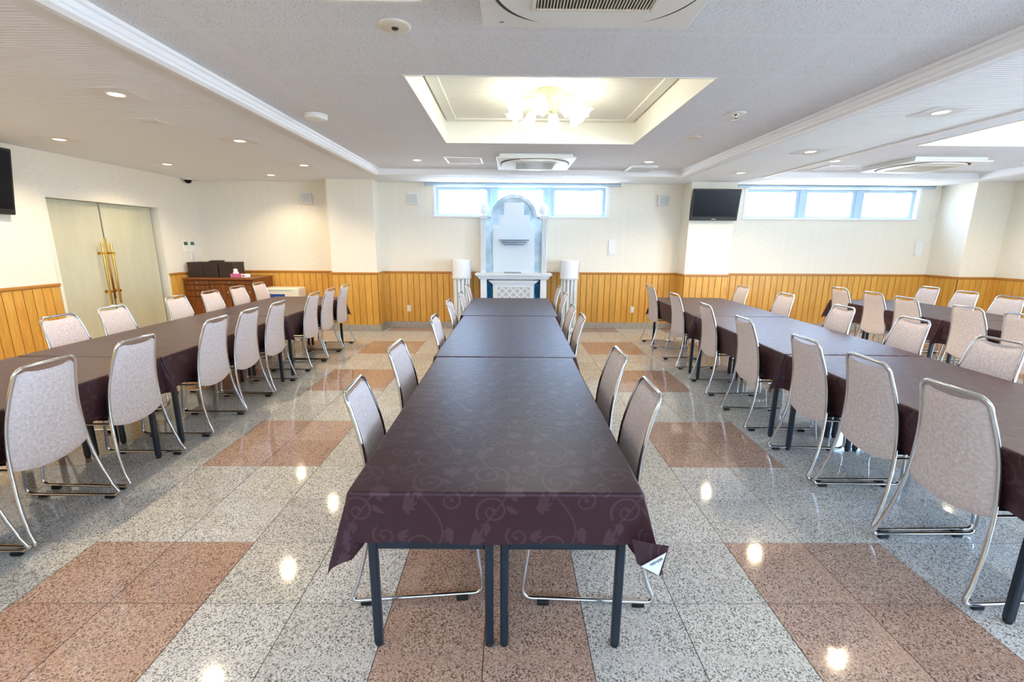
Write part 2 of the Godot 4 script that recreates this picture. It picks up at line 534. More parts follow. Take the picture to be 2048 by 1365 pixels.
func build_walls() -> void:
	var wp: Material = M["wallpaper"]
	# back wall with two window openings
	var wb := struct_node("wall_back")
	var b := Mb.new()
	var z0 := BACK - 0.22
	b.span(LEFT - 0.2, RIGHT + 0.2, -0.2, WY0, z0, BACK)
	b.span(LEFT - 0.2, RIGHT + 0.2, WY1, 3.0, z0, BACK)
	b.span(LEFT - 0.2, WIN[0][0], WY0, WY1, z0, BACK)
	b.span(WIN[0][1], WIN[1][0], WY0, WY1, z0, BACK)
	b.span(WIN[1][1], RIGHT + 0.2, WY0, WY1, z0, BACK)
	part(b, "wall_face", wp, wb)
	var base := struct_node("baseboard_back")
	var Z := BACK + 0.004
	var runs := [[LEFT, PIL[0][0]], [PIL[0][1], PIL[1][0]], [PIL[1][1], PIL[2][0]]]
	for r in runs:
		planks(wb, Vector3(r[0], 0, Z), Vector3(r[1], 0, Z), Vector3(0, 0, 1))
		skirting(base, Vector3(r[0], 0, Z), Vector3(r[1], 0, Z), Vector3(0, 0, 1))
	for p in PIL:
		var pb := Mb.new()
		pb.span(p[0], p[1], -0.1, 2.9, BACK - 0.05, p[2])
		part(pb, "pillar", wp, wb)
		var f: float = p[2] + 0.004
		planks(wb, Vector3(p[0], 0, f), Vector3(p[1], 0, f), Vector3(0, 0, 1))
		skirting(base, Vector3(p[0], 0, f), Vector3(p[1], 0, f), Vector3(0, 0, 1))
		planks(wb, Vector3(p[0] - 0.004, 0, BACK), Vector3(p[0] - 0.004, 0, p[2]), Vector3(-1, 0, 0))
		skirting(base, Vector3(p[0] - 0.004, 0, BACK), Vector3(p[0] - 0.004, 0, p[2]), Vector3(-1, 0, 0))
		if p[1] < RIGHT:
			planks(wb, Vector3(p[1] + 0.004, 0, p[2]), Vector3(p[1] + 0.004, 0, BACK), Vector3(1, 0, 0))
			skirting(base, Vector3(p[1] + 0.004, 0, p[2]), Vector3(p[1] + 0.004, 0, BACK), Vector3(1, 0, 0))
	# left wall with the door recess
	var wl := struct_node("wall_left")
	b = Mb.new()
	b.span(LEFT - 0.3, LEFT, -0.2, 3.0, -5.36, FRONT + 0.2)
	b.span(LEFT - 0.3, LEFT, -0.2, 3.0, BACK - 0.2, -7.09)
	b.span(LEFT - 0.3, LEFT, 1.995, 3.0, -7.09, -5.36)
	part(b, "wall_face", wp, wl)
	planks(wl, Vector3(LEFT + 0.004, 0, -7.1), Vector3(LEFT + 0.004, 0, BACK), Vector3(1, 0, 0))
	planks(wl, Vector3(LEFT + 0.004, 0, FRONT), Vector3(LEFT + 0.004, 0, -5.34), Vector3(1, 0, 0))
	base = struct_node("baseboard_left")
	skirting(base, Vector3(LEFT + 0.004, 0, -7.1), Vector3(LEFT + 0.004, 0, BACK), Vector3(1, 0, 0))
	skirting(base, Vector3(LEFT + 0.004, 0, FRONT), Vector3(LEFT + 0.004, 0, -5.34), Vector3(1, 0, 0))
	# right wall and the wall behind the camera
	var wr := struct_node("wall_right")
	b = Mb.new()
	b.span(RIGHT, RIGHT + 0.2, -0.2, 3.0, BACK - 0.2, SIDE_WIN[0])
	b.span(RIGHT, RIGHT + 0.2, -0.2, 3.0, SIDE_WIN[1], FRONT + 0.2)
	b.span(RIGHT, RIGHT + 0.2, -0.2, 0.4, SIDE_WIN[0], SIDE_WIN[1])
	b.span(RIGHT, RIGHT + 0.2, 2.42, 3.0, SIDE_WIN[0], SIDE_WIN[1])
	part(b, "wall_face", wp, wr)
	planks(wr, Vector3(RIGHT - 0.004, 0, PIL[2][2]), Vector3(RIGHT - 0.004, 0, -4.5), Vector3(-1, 0, 0))
	base = struct_node("baseboard_right")
	skirting(base, Vector3(RIGHT - 0.004, 0, PIL[2][2]), Vector3(RIGHT - 0.004, 0, FRONT), Vector3(-1, 0, 0))
	var wf := struct_node("wall_front")
	b = Mb.new()
	b.span(LEFT - 0.2, FRONT_WIN[0], -0.2, 3.0, FRONT, FRONT + 0.2)
	b.span(FRONT_WIN[1], RIGHT + 0.2, -0.2, 3.0, FRONT, FRONT + 0.2)
	b.span(FRONT_WIN[0], FRONT_WIN[1], -0.2, 1.95, FRONT, FRONT + 0.2)
	b.span(FRONT_WIN[0], FRONT_WIN[1], 2.42, 3.0, FRONT, FRONT + 0.2)
	part(b, "wall_face", wp, wf)

func ribs(x0: float, x1: float, z0: float, z1: float, y: float, pitch := 0.03, deep := 0.008) -> Mb:
	# fine ribs running along x on the underside of a ceiling
	var b := Mb.new()
	var k := int((z1 - z0) / pitch)
	var w := (z1 - z0) / k
	for i in k:
		var z := z0 + i * w
		var q := [[0.0, deep], [0.22, 0.0], [0.78, 0.0], [1.0, deep]]
		for j in 3:
			b.quad(Vector3(x0, y + q[j][1], z + q[j][0] * w), Vector3(x1, y + q[j][1], z + q[j][0] * w), Vector3(x1, y + q[j + 1][1], z + q[j + 1][0] * w), Vector3(x0, y + q[j + 1][1], z + q[j + 1][0] * w))
	return b

const COFFER := [[-1.955, 2.55], [3.81, 7.03]]
const CZ0 := -7.06
const CZ1 := 1.4
const TRAY := [[-0.70, 1.355, -5.26, -3.23], [4.40, 6.44, -5.2, -3.17]]
const TRAY_Y := 2.785

func build_ceiling() -> void:
	var c := struct_node("ceiling")
	var b := Mb.new()
	var far := BACK - 0.1
	# lower ceiling: flat borders and solid body above the ribs
	b.span(LEFT - 0.1, COFFER[0][0], LOW + 0.008, 3.0, far, FRONT + 0.1)
	b.span(COFFER[0][1], COFFER[1][0], LOW + 0.008, 3.0, far, FRONT + 0.1)
	b.span(COFFER[1][1], RIGHT + 0.1, LOW + 0.005, 3.0, far, FRONT + 0.1)
	for k in 2:
		b.span(COFFER[k][0], COFFER[k][1], LOW, 3.0, far, CZ0)
		b.span(COFFER[k][0], COFFER[k][1], LOW, 3.0, CZ1, FRONT + 0.1)
	b.span(COFFER[0][0] - 0.17, COFFER[0][0], LOW, LOW + 0.01, far, FRONT)
	b.span(COFFER[0][1], COFFER[0][1] + 0.12, LOW, LOW + 0.01, far, FRONT)
	b.span(COFFER[1][0] - 0.1, COFFER[1][0], LOW, LOW + 0.01, far, FRONT)
	b.span(COFFER[1][1], RIGHT, LOW, LOW + 0.01, far, FRONT)
	part(b, "soffit", M["ceiling_ribbed"], c)
	part(ribs(LEFT, COFFER[0][0] - 0.17, BACK, FRONT, LOW), "ribbed_boards", M["ceiling_ribbed"], c).set_meta("kind", "stuff")
	part(ribs(COFFER[0][1] + 0.12, COFFER[1][0] - 0.1, BACK, FRONT, LOW), "ribbed_boards", M["ceiling_ribbed"], c).set_meta("kind", "stuff")
	# coffer ceilings round their light trays
	for k in 2:
		var t: Array = TRAY[k]
		b = Mb.new()
		b.span(COFFER[k][0], t[0], HIGH, 3.0, CZ0, CZ1)
		b.span(t[1], COFFER[k][1], HIGH, 3.0, CZ0, CZ1)
		b.span(t[0], t[1], HIGH, 3.0, CZ0, t[2])
		b.span(t[0], t[1], HIGH, 3.0, t[3], CZ1)
		part(b, "coffer_boards", M["ceiling_board"], c)
		b = Mb.new()
		b.span(t[0], t[1], TRAY_Y + 0.004, 3.0, t[2], t[3])
		var e := 0.012
		b.span(t[0], t[0] + e, HIGH - 0.004, TRAY_Y + 0.01, t[2], t[3])
		b.span(t[1] - e, t[1], HIGH - 0.004, TRAY_Y + 0.01, t[2], t[3])
		b.span(t[0] + e, t[1] - e, HIGH - 0.004, TRAY_Y + 0.01, t[2], t[2] + e)
		b.span(t[0] + e, t[1] - e, HIGH - 0.004, TRAY_Y + 0.01, t[3] - e, t[3])
		part(b, "light_tray", M["tray_white"], c)
		b = Mb.new()
		for s in [[t[0] + 0.03, t[0] + 0.13, t[2] + 0.03, t[3] - 0.03], [t[1] - 0.13, t[1] - 0.03, t[2] + 0.03, t[3] - 0.03], [t[0] + 0.13, t[1] - 0.13, t[2] + 0.03, t[2] + 0.10], [t[0] + 0.13, t[1] - 0.13, t[3] - 0.10, t[3] - 0.03]]:
			b.span(s[0], s[1], TRAY_Y - 0.014, TRAY_Y + 0.004, s[2], s[3], 0.004)
		part(b, "tray_border", M["tray_white"], c)
		part(ribs(t[0] + 0.13, t[1] - 0.13, t[2] + 0.1, t[3] - 0.1, TRAY_Y, 0.03, 0.003), "ribbed_boards", M["tray_white"], c).set_meta("kind", "stuff")
		# cornice round the coffer
		var prof := PackedVector2Array([Vector2(-0.055, LOW), Vector2(-0.055, LOW - 0.006), Vector2(-0.045, LOW - 0.012), Vector2(-0.012, LOW - 0.012), Vector2(0.0, LOW - 0.004), Vector2(0.012, LOW + 0.004), Vector2(0.014, LOW + 0.022), Vector2(0.020, LOW + 0.026), Vector2(0.022, LOW + 0.055), Vector2(0.034, LOW + 0.062), Vector2(0.038, HIGH), Vector2(-0.01, HIGH), Vector2(-0.01, LOW)])
		var L := CZ1 - CZ0
		b = Mb.new()
		b.xf = Transform3D(Basis(), Vector3(COFFER[k][0], 0, CZ0))
		b.prism(prof, L)
		part(b, "cornice", M["moulding_white"], c)
		b = Mb.new()
		b.xf = Transform3D(Basis(Vector3.UP, PI), Vector3(COFFER[k][1], 0, CZ1))
		b.prism(prof, L)
		part(b, "cornice", M["moulding_white"], c)
		b = Mb.new()
		b.xf = Transform3D(Basis(Vector3.UP, -PI / 2), Vector3(COFFER[k][1], 0, CZ0))
		b.prism(PackedVector2Array([Vector2(-0.02, LOW), Vector2(-0.02, LOW - 0.006), Vector2(0.006, LOW - 0.006), Vector2(0.006, LOW + 0.012), Vector2(0.012, LOW + 0.07), Vector2(0.018, HIGH), Vector2(-0.01, HIGH), Vector2(-0.01, LOW)]), COFFER[k][1] - COFFER[k][0])
		part(b, "cornice", M["moulding_white"], c)

func build_windows() -> void:
	for k in 2:
		var w := struct_node("window_%d" % (k + 1))
		var x0: float = WIN[k][0]
		var x1: float = WIN[k][1]
		var al: Material = M["aluminium_white"]
		var b := Mb.new()
		# casing on the wall and outer frame in the reveal
		var c := 0.035
		b.span(x0 - 0.01, x0 + c, WY0 - 0.01, WY1 + 0.01, BACK - 0.1, BACK + 0.012, 0.003)
		b.span(x1 - c, x1 + 0.01, WY0 - 0.01, WY1 + 0.01, BACK - 0.1, BACK + 0.012, 0.003)
		b.span(x0 + c, x1 - c, WY1 - 0.03, WY1 + 0.01, BACK - 0.1, BACK + 0.012, 0.003)
		part(b, "window_frame", M["moulding_white"], w)
		b = Mb.new()
		b.span(x0 - 0.02, x1 + 0.02, WY0 - 0.018, WY0 + 0.012, BACK - 0.1, BACK + 0.02, 0.004)
		part(b, "window_sill", M["moulding_white"], w)
		var a := x0 + c
		var e := x1 - c
		var third := (e - a) / 3.0
		for i in 2:
			b = Mb.new()
			b.span(a + third * (i + 1) - 0.045, a + third * (i + 1) + 0.045, WY0 + 0.01, WY1 - 0.02, BACK - 0.14, BACK - 0.05, 0.004)
			part(b, "mullion", al, w)
		for i in 3:
			var s0 := a + third * i + (0.045 if i > 0 else 0.0)
			var s1 := a + third * (i + 1) - (0.045 if i < 2 else 0.0)
			var y0 := WY0 + 0.012
			var y1 := WY1 - 0.03
			var f := 0.055
			b = Mb.new()
			b.span(s0, s0 + f, y0, y1, BACK - 0.13, BACK - 0.07, 0.004)
			b.span(s1 - f, s1, y0, y1, BACK - 0.13, BACK - 0.07, 0.004)
			b.span(s0 + f, s1 - f, y0, y0 + 0.03, BACK - 0.13, BACK - 0.07, 0.004)
			b.span(s0 + f, s1 - f, y1 - 0.05, y1, BACK - 0.13, BACK - 0.07, 0.004)
			var sash := part(b, "sash", al, w)
			b = Mb.new()
			b.span(s0 + f - 0.005, s1 - f + 0.005, y0 + 0.025, y1 - 0.045, BACK - 0.104, BACK - 0.098)
			part(b, "pane", M["glass_pane"], sash)
			b = Mb.new()
			b.span(s1 - f - 0.09, s1 - f - 0.02, y1 - 0.04, y1 - 0.022, BACK - 0.075, BACK - 0.05, 0.004)
			part(b, "latch", M["grey_plastic"], sash)

func plain_window(called: String, xf: Transform3D, L: float, count: int, y0: float) -> void:
	# a row of panes up to y 2.42 in a wall that runs along local x
	var w := struct_node(called)
	w.transform = xf
	var b := Mb.new()
	b.span(-L * 0.5, L * 0.5, y0, y0 + 0.05, -0.12, 0.03, 0.004)
	b.span(-L * 0.5, L * 0.5, 2.37, 2.42, -0.12, 0.01, 0.004)
	for i in count + 1:
		var x := -L * 0.5 + L * i / count
		b.span(x - 0.03, x + 0.03, y0 + 0.05, 2.37, -0.12, -0.03, 0.004)
	part(b, "window_frame", M["aluminium_white"], w)
	for i in count:
		var x0 := -L * 0.5 + L * i / count
		b = Mb.new()
		b.span(x0 + 0.03, x0 + L / count - 0.03, y0 + 0.05, 2.37, -0.08, -0.074)
		part(b, "pane", M["glass_pane"], w)

func build_door() -> void:
	var d := struct_node("door_1")
	var b := Mb.new()
	# lining of the recess
	b.span(LEFT - 0.14, LEFT + 0.012, -0.01, 2.0, -5.385, -5.345, 0.003)
	b.span(LEFT - 0.14, LEFT + 0.006, -0.01, 2.0, -7.105, -7.075, 0.003)
	b.span(LEFT - 0.14, LEFT + 0.006, 1.975, 2.005, -7.08, -5.38, 0.003)
	part(b, "door_frame", M["door_frame"], d)
	b = Mb.new()
	b.span(LEFT - 0.29, LEFT - 0.16, -0.01, 2.0, -7.09, -5.36)
	part(b, "door_backing", M["gap_brown"], d)
	for s in [[-5.388, -6.16], [-6.182, -7.03]]:
		b = Mb.new()
		b.span(LEFT - 0.13, LEFT - 0.09, 0.008, 1.972, s[0], s[1], 0.003)
		var leaf := part(b, "door_leaf", M["door_panel"], d)
		var hz := -6.05 if s[0] > -6.0 else -6.19
		b = Mb.new()
		b.tube([Vector3(LEFT - 0.035, 0.66, hz), Vector3(LEFT - 0.035, 1.46, hz)], 0.013, 10)
		for y in [0.83, 1.33]:
			b.tube([Vector3(LEFT - 0.095, y, hz), Vector3(LEFT - 0.015, y, hz)], 0.011, 10)
			b.tube([Vector3(LEFT - 0.092, y, hz), Vector3(LEFT - 0.080, y, hz)], 0.022, 12)
			b.tube([Vector3(LEFT - 0.024, y, hz), Vector3(LEFT - 0.010, y, hz)], 0.017, 12)
		part(b, "pull_handle", M["brass"], leaf)
	b = Mb.new()
	b.span(LEFT - 0.12, LEFT - 0.082, 0.72, 1.52, -6.155, -6.187, 0.002)
	part(b, "meeting_strip", M["brass"], d)

# ---------------------------------------------------------------- lamps
func downlight(x: float, z: float, y: float, plate: bool, label: String, group: String, e := 0.95) -> void:
	var t := thing("recessed_downlight", label, "downlight", Vector3(x, y, z), 0.0, group)
	if plate:
		var p := Mb.new()
		p.box(Vector3(0, -0.001, 0), Vector3(0.29, 0.005, 0.29), 0.002)
		part(p, "square_plate", M["ceiling_ribbed"], t)
	var b := Mb.new()
	b.lathe([[0.046, 0.004], [0.047, -0.005], [0.056, -0.008], [0.062, -0.005], [0.063, 0.003]], 28)
	part(b, "trim_ring", M["white_plastic"], t)
	b = Mb.new()
	b.lathe([[0.0, -0.0045], [0.0465, -0.004]], 20)
	part(b, "lamp_lens", M["lamp_disc"], t)
	var l := SpotLight3D.new()
	l.name = "downlight_beam"
	l.light_color = Color(1.0, 0.92, 0.78); l.light_energy = e
	l.spot_angle = 72.0; l.spot_angle_attenuation = 0.6; l.spot_range = 14.0; l.spot_attenuation = 2.0
	l.light_size = 0.045; l.shadow_enabled = true
	t.add_child(l)
	l.position = Vector3(0, -0.03, 0); l.rotation.x = -PI / 2

func build_downlights() -> void:
	var g := "recessed downlights in the ribbed ceiling by the doors"
	var zs := [-6.3, -4.85, -3.4, -1.95, -0.5, 0.95]
	for i in zs.size():
		downlight(-2.70, zs[i], LOW, true, "plated downlight in ribbed ceiling, %s from back wall, beside coffer cornice" % ordinal(i), g)
		downlight(-4.49, zs[i] , LOW, true, "plated downlight in ribbed ceiling, %s from back wall, beside double-door wall" % ordinal(i), g)
	downlight(-3.605, -7.22, LOW, false, "round downlight without plate close to back wall above the cream heater", "", 0.8)
	g = "recessed downlights in the ceiling beam"
	zs = [-6.64, -5.15, -3.65, -2.15, -0.65]
	for i in zs.size():
		downlight(3.23, zs[i], LOW, true, "plated downlight on ribbed ceiling beam, %s from the television pillar" % ordinal(i), g)
	downlight(-1.22, -6.32, HIGH, false, "small round downlight in coffer between ceiling cassette and double-door side cornice", "")
	downlight(1.84, -6.32, HIGH, false, "small round downlight in coffer beside the ceiling vent near the television pillar", "")
	downlight(6.72, -6.15, HIGH, false, "small round downlight in the coffer by the corner pillar", "")
	downlight(4.2, -6.15, HIGH, false, "small round downlight in second coffer beside the ribbed beam", "")

func chandelier(at: Vector3, label: String) -> void:
	var t := thing("chandelier", label, "chandelier", at, 0.0, "tulip chandeliers in the light trays")
	var b := Mb.new()
	b.lathe([[0.0, -0.052], [0.03, -0.052], [0.05, -0.04], [0.085, -0.035], [0.092, -0.022], [0.096, -0.006], [0.09, 0.0]], 28)
	b.lathe([[0.0, -0.20], [0.012, -0.197], [0.018, -0.185], [0.01, -0.17], [0.011, -0.11], [0.022, -0.10], [0.03, -0.075], [0.02, -0.05]], 18)
	part(b, "canopy", M["ivory_metal"], t)
	var shade := Mb.new()
	# open tulip, mouth down, with a scalloped rim
	var pr := [[0.016, 0.0], [0.03, -0.006], [0.042, -0.03], [0.046, -0.06], [0.05, -0.09], [0.062, -0.115], [0.078, -0.13]]
	var P := []
	var U := []
	var seg := 18
	for j in pr.size():
		for s in seg + 1:
			var an := TAU * s / seg
			var k := pow(float(j) / (pr.size() - 1), 3.0)
			P.append(Vector3(cos(an) * pr[j][0] * (1.0 + 0.08 * k * cos(an * 6.0)), pr[j][1] - 0.01 * k * cos(an * 6.0), sin(an) * pr[j][0] * (1.0 + 0.08 * k * cos(an * 6.0))))
			U.append(Vector2(float(s) / seg, float(j)))
	shade.grid(P, U, seg + 1, pr.size())
	var sm := shade.mesh()
	for k in 8:
		var an := TAU * (k + 0.35) / 8.0
		var d := Vector3(cos(an), 0, sin(an))
		var arm := Mb.new()
		var end := d * 0.235 + Vector3(0, -0.115, 0)
		arm.tube(bent([Vector3(0, -0.16, 0) + d * 0.012, d * 0.07 + Vector3(0, -0.19, 0), d * 0.14 + Vector3(0, -0.03, 0), d * 0.215 + Vector3(0, -0.055, 0), end], 0.06, 6), 0.006, 8)
		arm.xf = Transform3D(Basis(d.cross(Vector3.UP).normalized(), 0.72), end)
		arm.lathe([[0.0, -0.012], [0.02, -0.01], [0.022, 0.0], [0.012, 0.014], [0.006, 0.022], [0.0, 0.022]], 12)
		var a := part(arm, "arm", M["ivory_metal"], t)
		var o := inst(sm, "lamp_shade", M["lamp_shade_glow"], a)
		o.transform = arm.xf * Transform3D(Basis(), Vector3(0, -0.008, 0))
		var l := OmniLight3D.new()
		l.name = "shade_light"
		l.light_color = Color(1.0, 0.985, 0.9); l.light_energy = 0.045
		l.omni_range = 14.0; l.omni_attenuation = 2.0; l.light_size = 0.04; l.shadow_enabled = true
		t.add_child(l, true)
		l.position = arm.xf * Vector3(0, -0.085, 0)

# ---------------------------------------------------------------- ceiling fittings
func superellipse(a: float, b: float, p: float, seg := 48) -> PackedVector2Array:
	var out := PackedVector2Array()
	for i in seg:
		var t := TAU * i / seg
		out.append(Vector2(a * signf(cos(t)) * pow(absf(cos(t)), 2.0 / p), b * signf(sin(t)) * pow(absf(sin(t)), 2.0 / p)))
	return out

func cassette(at: Vector3, label: String) -> void:
	# four-way air conditioner hanging 6 cm below the coffer
	var t := thing("air_conditioner", label, "air conditioner", at, 0.0, "four-way cassette air conditioners in the coffers")
	var down := Transform3D(Basis(Vector3.RIGHT, PI / 2), Vector3.ZERO)   # xy plane -> xz, +z -> -y
	var b := Mb.new()
	b.box(Vector3(0, -0.022, 0), Vector3(0.90, 0.044, 0.86), 0.006)
	b.box(Vector3(0, -0.050, 0), Vector3(0.97, 0.018, 0.93), 0.006)
	part(b, "panel", M["white_plastic"], t)
	b = Mb.new()
	b.xf = Transform3D(Basis(Vector3.RIGHT, PI / 2), Vector3(0, -0.0585, 0))
	b.prism(superellipse(0.445, 0.43, 2.7, 72), 0.003)
	part(b, "air_slot", M["slot_brown"], t)
	b = Mb.new()
	b.xf = Transform3D(Basis(Vector3.RIGHT, PI / 2), Vector3(0, -0.0605, 0))
	b.prism(superellipse(0.432, 0.418, 2.35, 72), 0.012)
	part(b, "centre_panel", M["white_plastic"], t)
	for k in 4:
		b = Mb.new()
		b.xf = Transform3D(Basis(Vector3.UP, k * PI / 2), Vector3.ZERO)
		b.box(Vector3(0, -0.063, 0.388), Vector3(0.40, 0.008, 0.034), 0.003)
		part(b, "louvre", M["white_plastic"], t)
	b = Mb.new()
	b.span(-0.245, 0.245, -0.0735, -0.0727, -0.245, 0.245)
	var well := part(b, "intake", M["dark_plastic"], t)
	b = Mb.new()
	for s in [[-0.265, -0.245, -0.265, 0.265], [0.245, 0.265, -0.265, 0.265], [-0.245, 0.245, -0.265, -0.245], [-0.245, 0.245, 0.245, 0.265]]:
		b.span(s[0], s[1], -0.080, -0.072, s[2], s[3], 0.003)
	part(b, "grille_frame", M["beige_plastic"], t)
	var sl := Mb.new()
	sl.box(Vector3.ZERO, Vector3(0.0045, 0.006, 0.49))
	var slm := sl.mesh()
	for i in 36:
		inst(slm, "slat", M["beige_plastic"], well, Vector3(-0.238 + i * 0.476 / 35.0, -0.0765, 0))
	b = Mb.new()
	b.span(-0.405, -0.385, -0.0598, -0.058, -0.415, -0.407)
	part(b, "sticker", M["label_blue"], t)

func disc(called: String, label: String, category: String, at: Vector3, prof: Array, m: String) -> Node3D:
	var t := thing(called, label, category, at)
	var b := Mb.new()
	b.lathe(prof, 32)
	part(b, "cover", M[m], t)
	return t

func build_ceiling_fittings() -> void:
	cassette(Vector3(0.355, HIGH, -1.95), "white ceiling air conditioner beside the dark-centred round sensor")
	cassette(Vector3(0.325, HIGH, -6.25), "white ceiling air conditioner in front of the window behind the fireplace")
	cassette(Vector3(5.40, HIGH, -6.25), "white ceiling air conditioner in the coffer before the unobstructed window")
	var t := disc("ceiling_sensor", "flat round sensor with dark centre hole near the dark-grilled air conditioner", "sensor", Vector3(-0.578, HIGH, -2.55), [[0.0, -0.012], [0.03, -0.012], [0.065, -0.01], [0.078, -0.006], [0.08, 0.0]], "beige_plastic")
	var b := Mb.new()
	b.lathe([[0.0, -0.018], [0.014, -0.018], [0.018, -0.012], [0.018, -0.008]], 20)
	part(b, "lens", M["dark_plastic"], t)
	disc("smoke_detector", "white round smoke detector on coffer beside the door-side cornice", "detector", Vector3(-1.66, HIGH, -4.2), [[0.0, -0.042], [0.06, -0.042], [0.085, -0.034], [0.092, -0.02], [0.078, -0.016], [0.078, -0.012], [0.096, -0.012], [0.096, 0.0]], "white_plastic")
	t = disc("sprinkler", "white ceiling disc with short chrome head beside the beam cornice", "sprinkler", Vector3(1.88, HIGH, -4.05), [[0.02, -0.008], [0.07, -0.008], [0.076, -0.004], [0.076, 0.0]], "white_plastic")
	b = Mb.new()
	b.lathe([[0.0, -0.05], [0.03, -0.05], [0.032, -0.046], [0.01, -0.042], [0.012, -0.02], [0.022, -0.016], [0.024, -0.006]], 16)
	part(b, "head", M["chrome"], t)
	disc("ceiling_disc", "flat beige round cover plate on coffer near the beam cornice", "cover plate", Vector3(1.86, HIGH, -4.92), [[0.0, -0.01], [0.07, -0.01], [0.082, -0.006], [0.084, 0.0]], "beige_plastic")
	# access hatches and return-air panel
	for h in [[-0.595, -6.29, 0.48, 0.44, "white framed square access hatch between downlight and ceiling air conditioner"], [-0.60, -2.10, 0.47, 0.42, "white framed access hatch in coffer next to round sensor"], [4.55, -6.65, 0.44, 0.4, "white framed access hatch in second coffer by the beam"]]:
		t = thing("access_hatch", h[4], "hatch", Vector3(h[0], HIGH, h[1]))
		b = Mb.new()
		var w: float = h[2] * 0.5
		var d: float = h[3] * 0.5
		for s in [[-w, -w + 0.025, -d, d], [w - 0.025, w, -d, d], [-w + 0.025, w - 0.025, -d, -d + 0.025], [-w + 0.025, w - 0.025, d - 0.025, d]]:
			b.span(s[0], s[1], -0.012, 0.0, s[2], s[3], 0.003)
		part(b, "hatch_frame", M["white_plastic"], t)
		b = Mb.new()
		b.span(-w + 0.028, w - 0.028, -0.006, 0.0, -d + 0.028, d - 0.028)
		part(b, "hatch_panel", M["ceiling_board"], t)
	t = thing("air_vent", "raised white rectangular ceiling vent next to small downlight near television pillar", "vent", Vector3(1.86, HIGH, -6.76))
	b = Mb.new()
	b.box(Vector3(0, -0.018, 0), Vector3(0.38, 0.036, 0.40), 0.008)
	part(b, "vent_body", M["white_plastic"], t)
	b = Mb.new()
	for i in 9:
		b.box(Vector3(0, -0.038, -0.16 + i * 0.04), Vector3(0.32, 0.006, 0.012))
	part(b, "vent_blades", M["grey_plastic"], t)
	t = thing("ceiling_plate", "small square plate with perforations in ribbed ceiling between two downlights", "plate", Vector3(-3.03, LOW, -4.13))
	b = Mb.new()
	b.box(Vector3(0, -0.001, 0), Vector3(0.2, 0.006, 0.2), 0.002)
	part(b, "plate", M["ceiling_ribbed"], t)
	b = Mb.new()
	for i in 5:
		for j in 3:
			b.box(Vector3(-0.06 + i * 0.03, -0.0045, -0.03 + j * 0.03), Vector3(0.02, 0.002, 0.008))
	part(b, "perforations", M["grey_plastic"], t)
	# dome camera in the corner
	t = thing("security_camera", "small black dome security camera on ceiling in the corner by the doors", "camera", Vector3(-5.19, LOW, -7.70))
	b = Mb.new()
	b.lathe([[0.0, -0.026], [0.055, -0.026], [0.062, -0.02], [0.062, 0.005]], 24)
	part(b, "mount", M["white_plastic"], t)
	b = Mb.new()
	b.lathe([[0.0, -0.078], [0.02, -0.075], [0.038, -0.064], [0.05, -0.046], [0.054, -0.026]], 24)
	part(b, "dome", M["screen_black"], t)

# ---------------------------------------------------------------- tables
func arc_out(d: float, R: float) -> Vector2:
	# cloth bending over a rounded edge: path length d -> (outwards, downwards)
	var q := R * PI * 0.5
	if d < q: return Vector2(R * sin(d / R), R * (1.0 - cos(d / R)))
	return Vector2(R, R + d - q)

func cloth_point(s: float, t: float, hx: float, hz: float, ds: float, dn: float, df: float, ears: Array, ph: float) -> Vector3:
	var R := 0.012
	var ox := maxf(absf(s) - hx, 0.0)
	var oz := maxf(absf(t) - hz, 0.0)
	var sx := signf(s)
	var sz := signf(t)
	if ox <= 0.0 and oz <= 0.0:
		return Vector3(s, 0, t)
	if oz <= 0.0:
		var a := arc_out(ox, R)
		var k := (1.0 - pow(absf(t) / hz, 6.0)) * pow(ox / ds, 1.3)
		return Vector3(sx * (hx + a.x + k * (-0.042 + 0.007 * sin(t * 9.0 + ph + sx) + 0.004 * sin(t * 23.0 + ph * 2.0))), -a.y, t)
	if ox <= 0.0:
		var a := arc_out(oz, R)
		var dd := dn if sz > 0 else df
		var k := (1.0 - pow(absf(s) / hx, 6.0)) * pow(oz / dd, 1.3)
		return Vector3(s, -a.y, sz * (hz + a.x + k * (0.004 + 0.006 * sin(s * 13.0 + ph))))
	var r := Vector2(ox, oz).length()
	var an := atan2(oz, ox)
	var a := arc_out(r, R)
	var e: Vector2 = ears[(0 if sx < 0 else 1) + (0 if sz > 0 else 2)]
	var bulge := 0.30 * pow(sin(2.0 * an), 0.8)
	# the corner of the cloth is cut round by its fold
	var cut := lerpf(1.0, 0.91, pow(sin(2.0 * an), 2.0) * clampf(r / 0.3, 0.0, 1.0))
	var rest := maxf(r * cut - R * PI * 0.5, 0.0)
	var rho := rest * bulge
	var down := minf(a.y, R) + sqrt(maxf(rest * rest - rho * rho, 0.0))
	return Vector3(sx * (hx + a.x * cos(an)) + e.x * rho, -down, sz * (hz + a.x * sin(an)) + e.y * rho)

func marks(h: float, d0: float, d1: float, n: int) -> Array:
	# grid lines across a cloth: drape, rounded edge, top, rounded edge, drape
	var out := []
	for k in [1.0, 0.86, 0.72, 0.58, 0.44, 0.3, 0.18]: out.append(-h - d0 * k)
	for k in [0.019, 0.0126, 0.0063]: out.append(-h - k)
	for i in n + 1: out.append(lerpf(-h, h, float(i) / n))
	for k in [0.0063, 0.0126, 0.019]: out.append(h + k)
	for k in [0.18, 0.3, 0.44, 0.58, 0.72, 0.86, 1.0]: out.append(h + d1 * k)
	return out

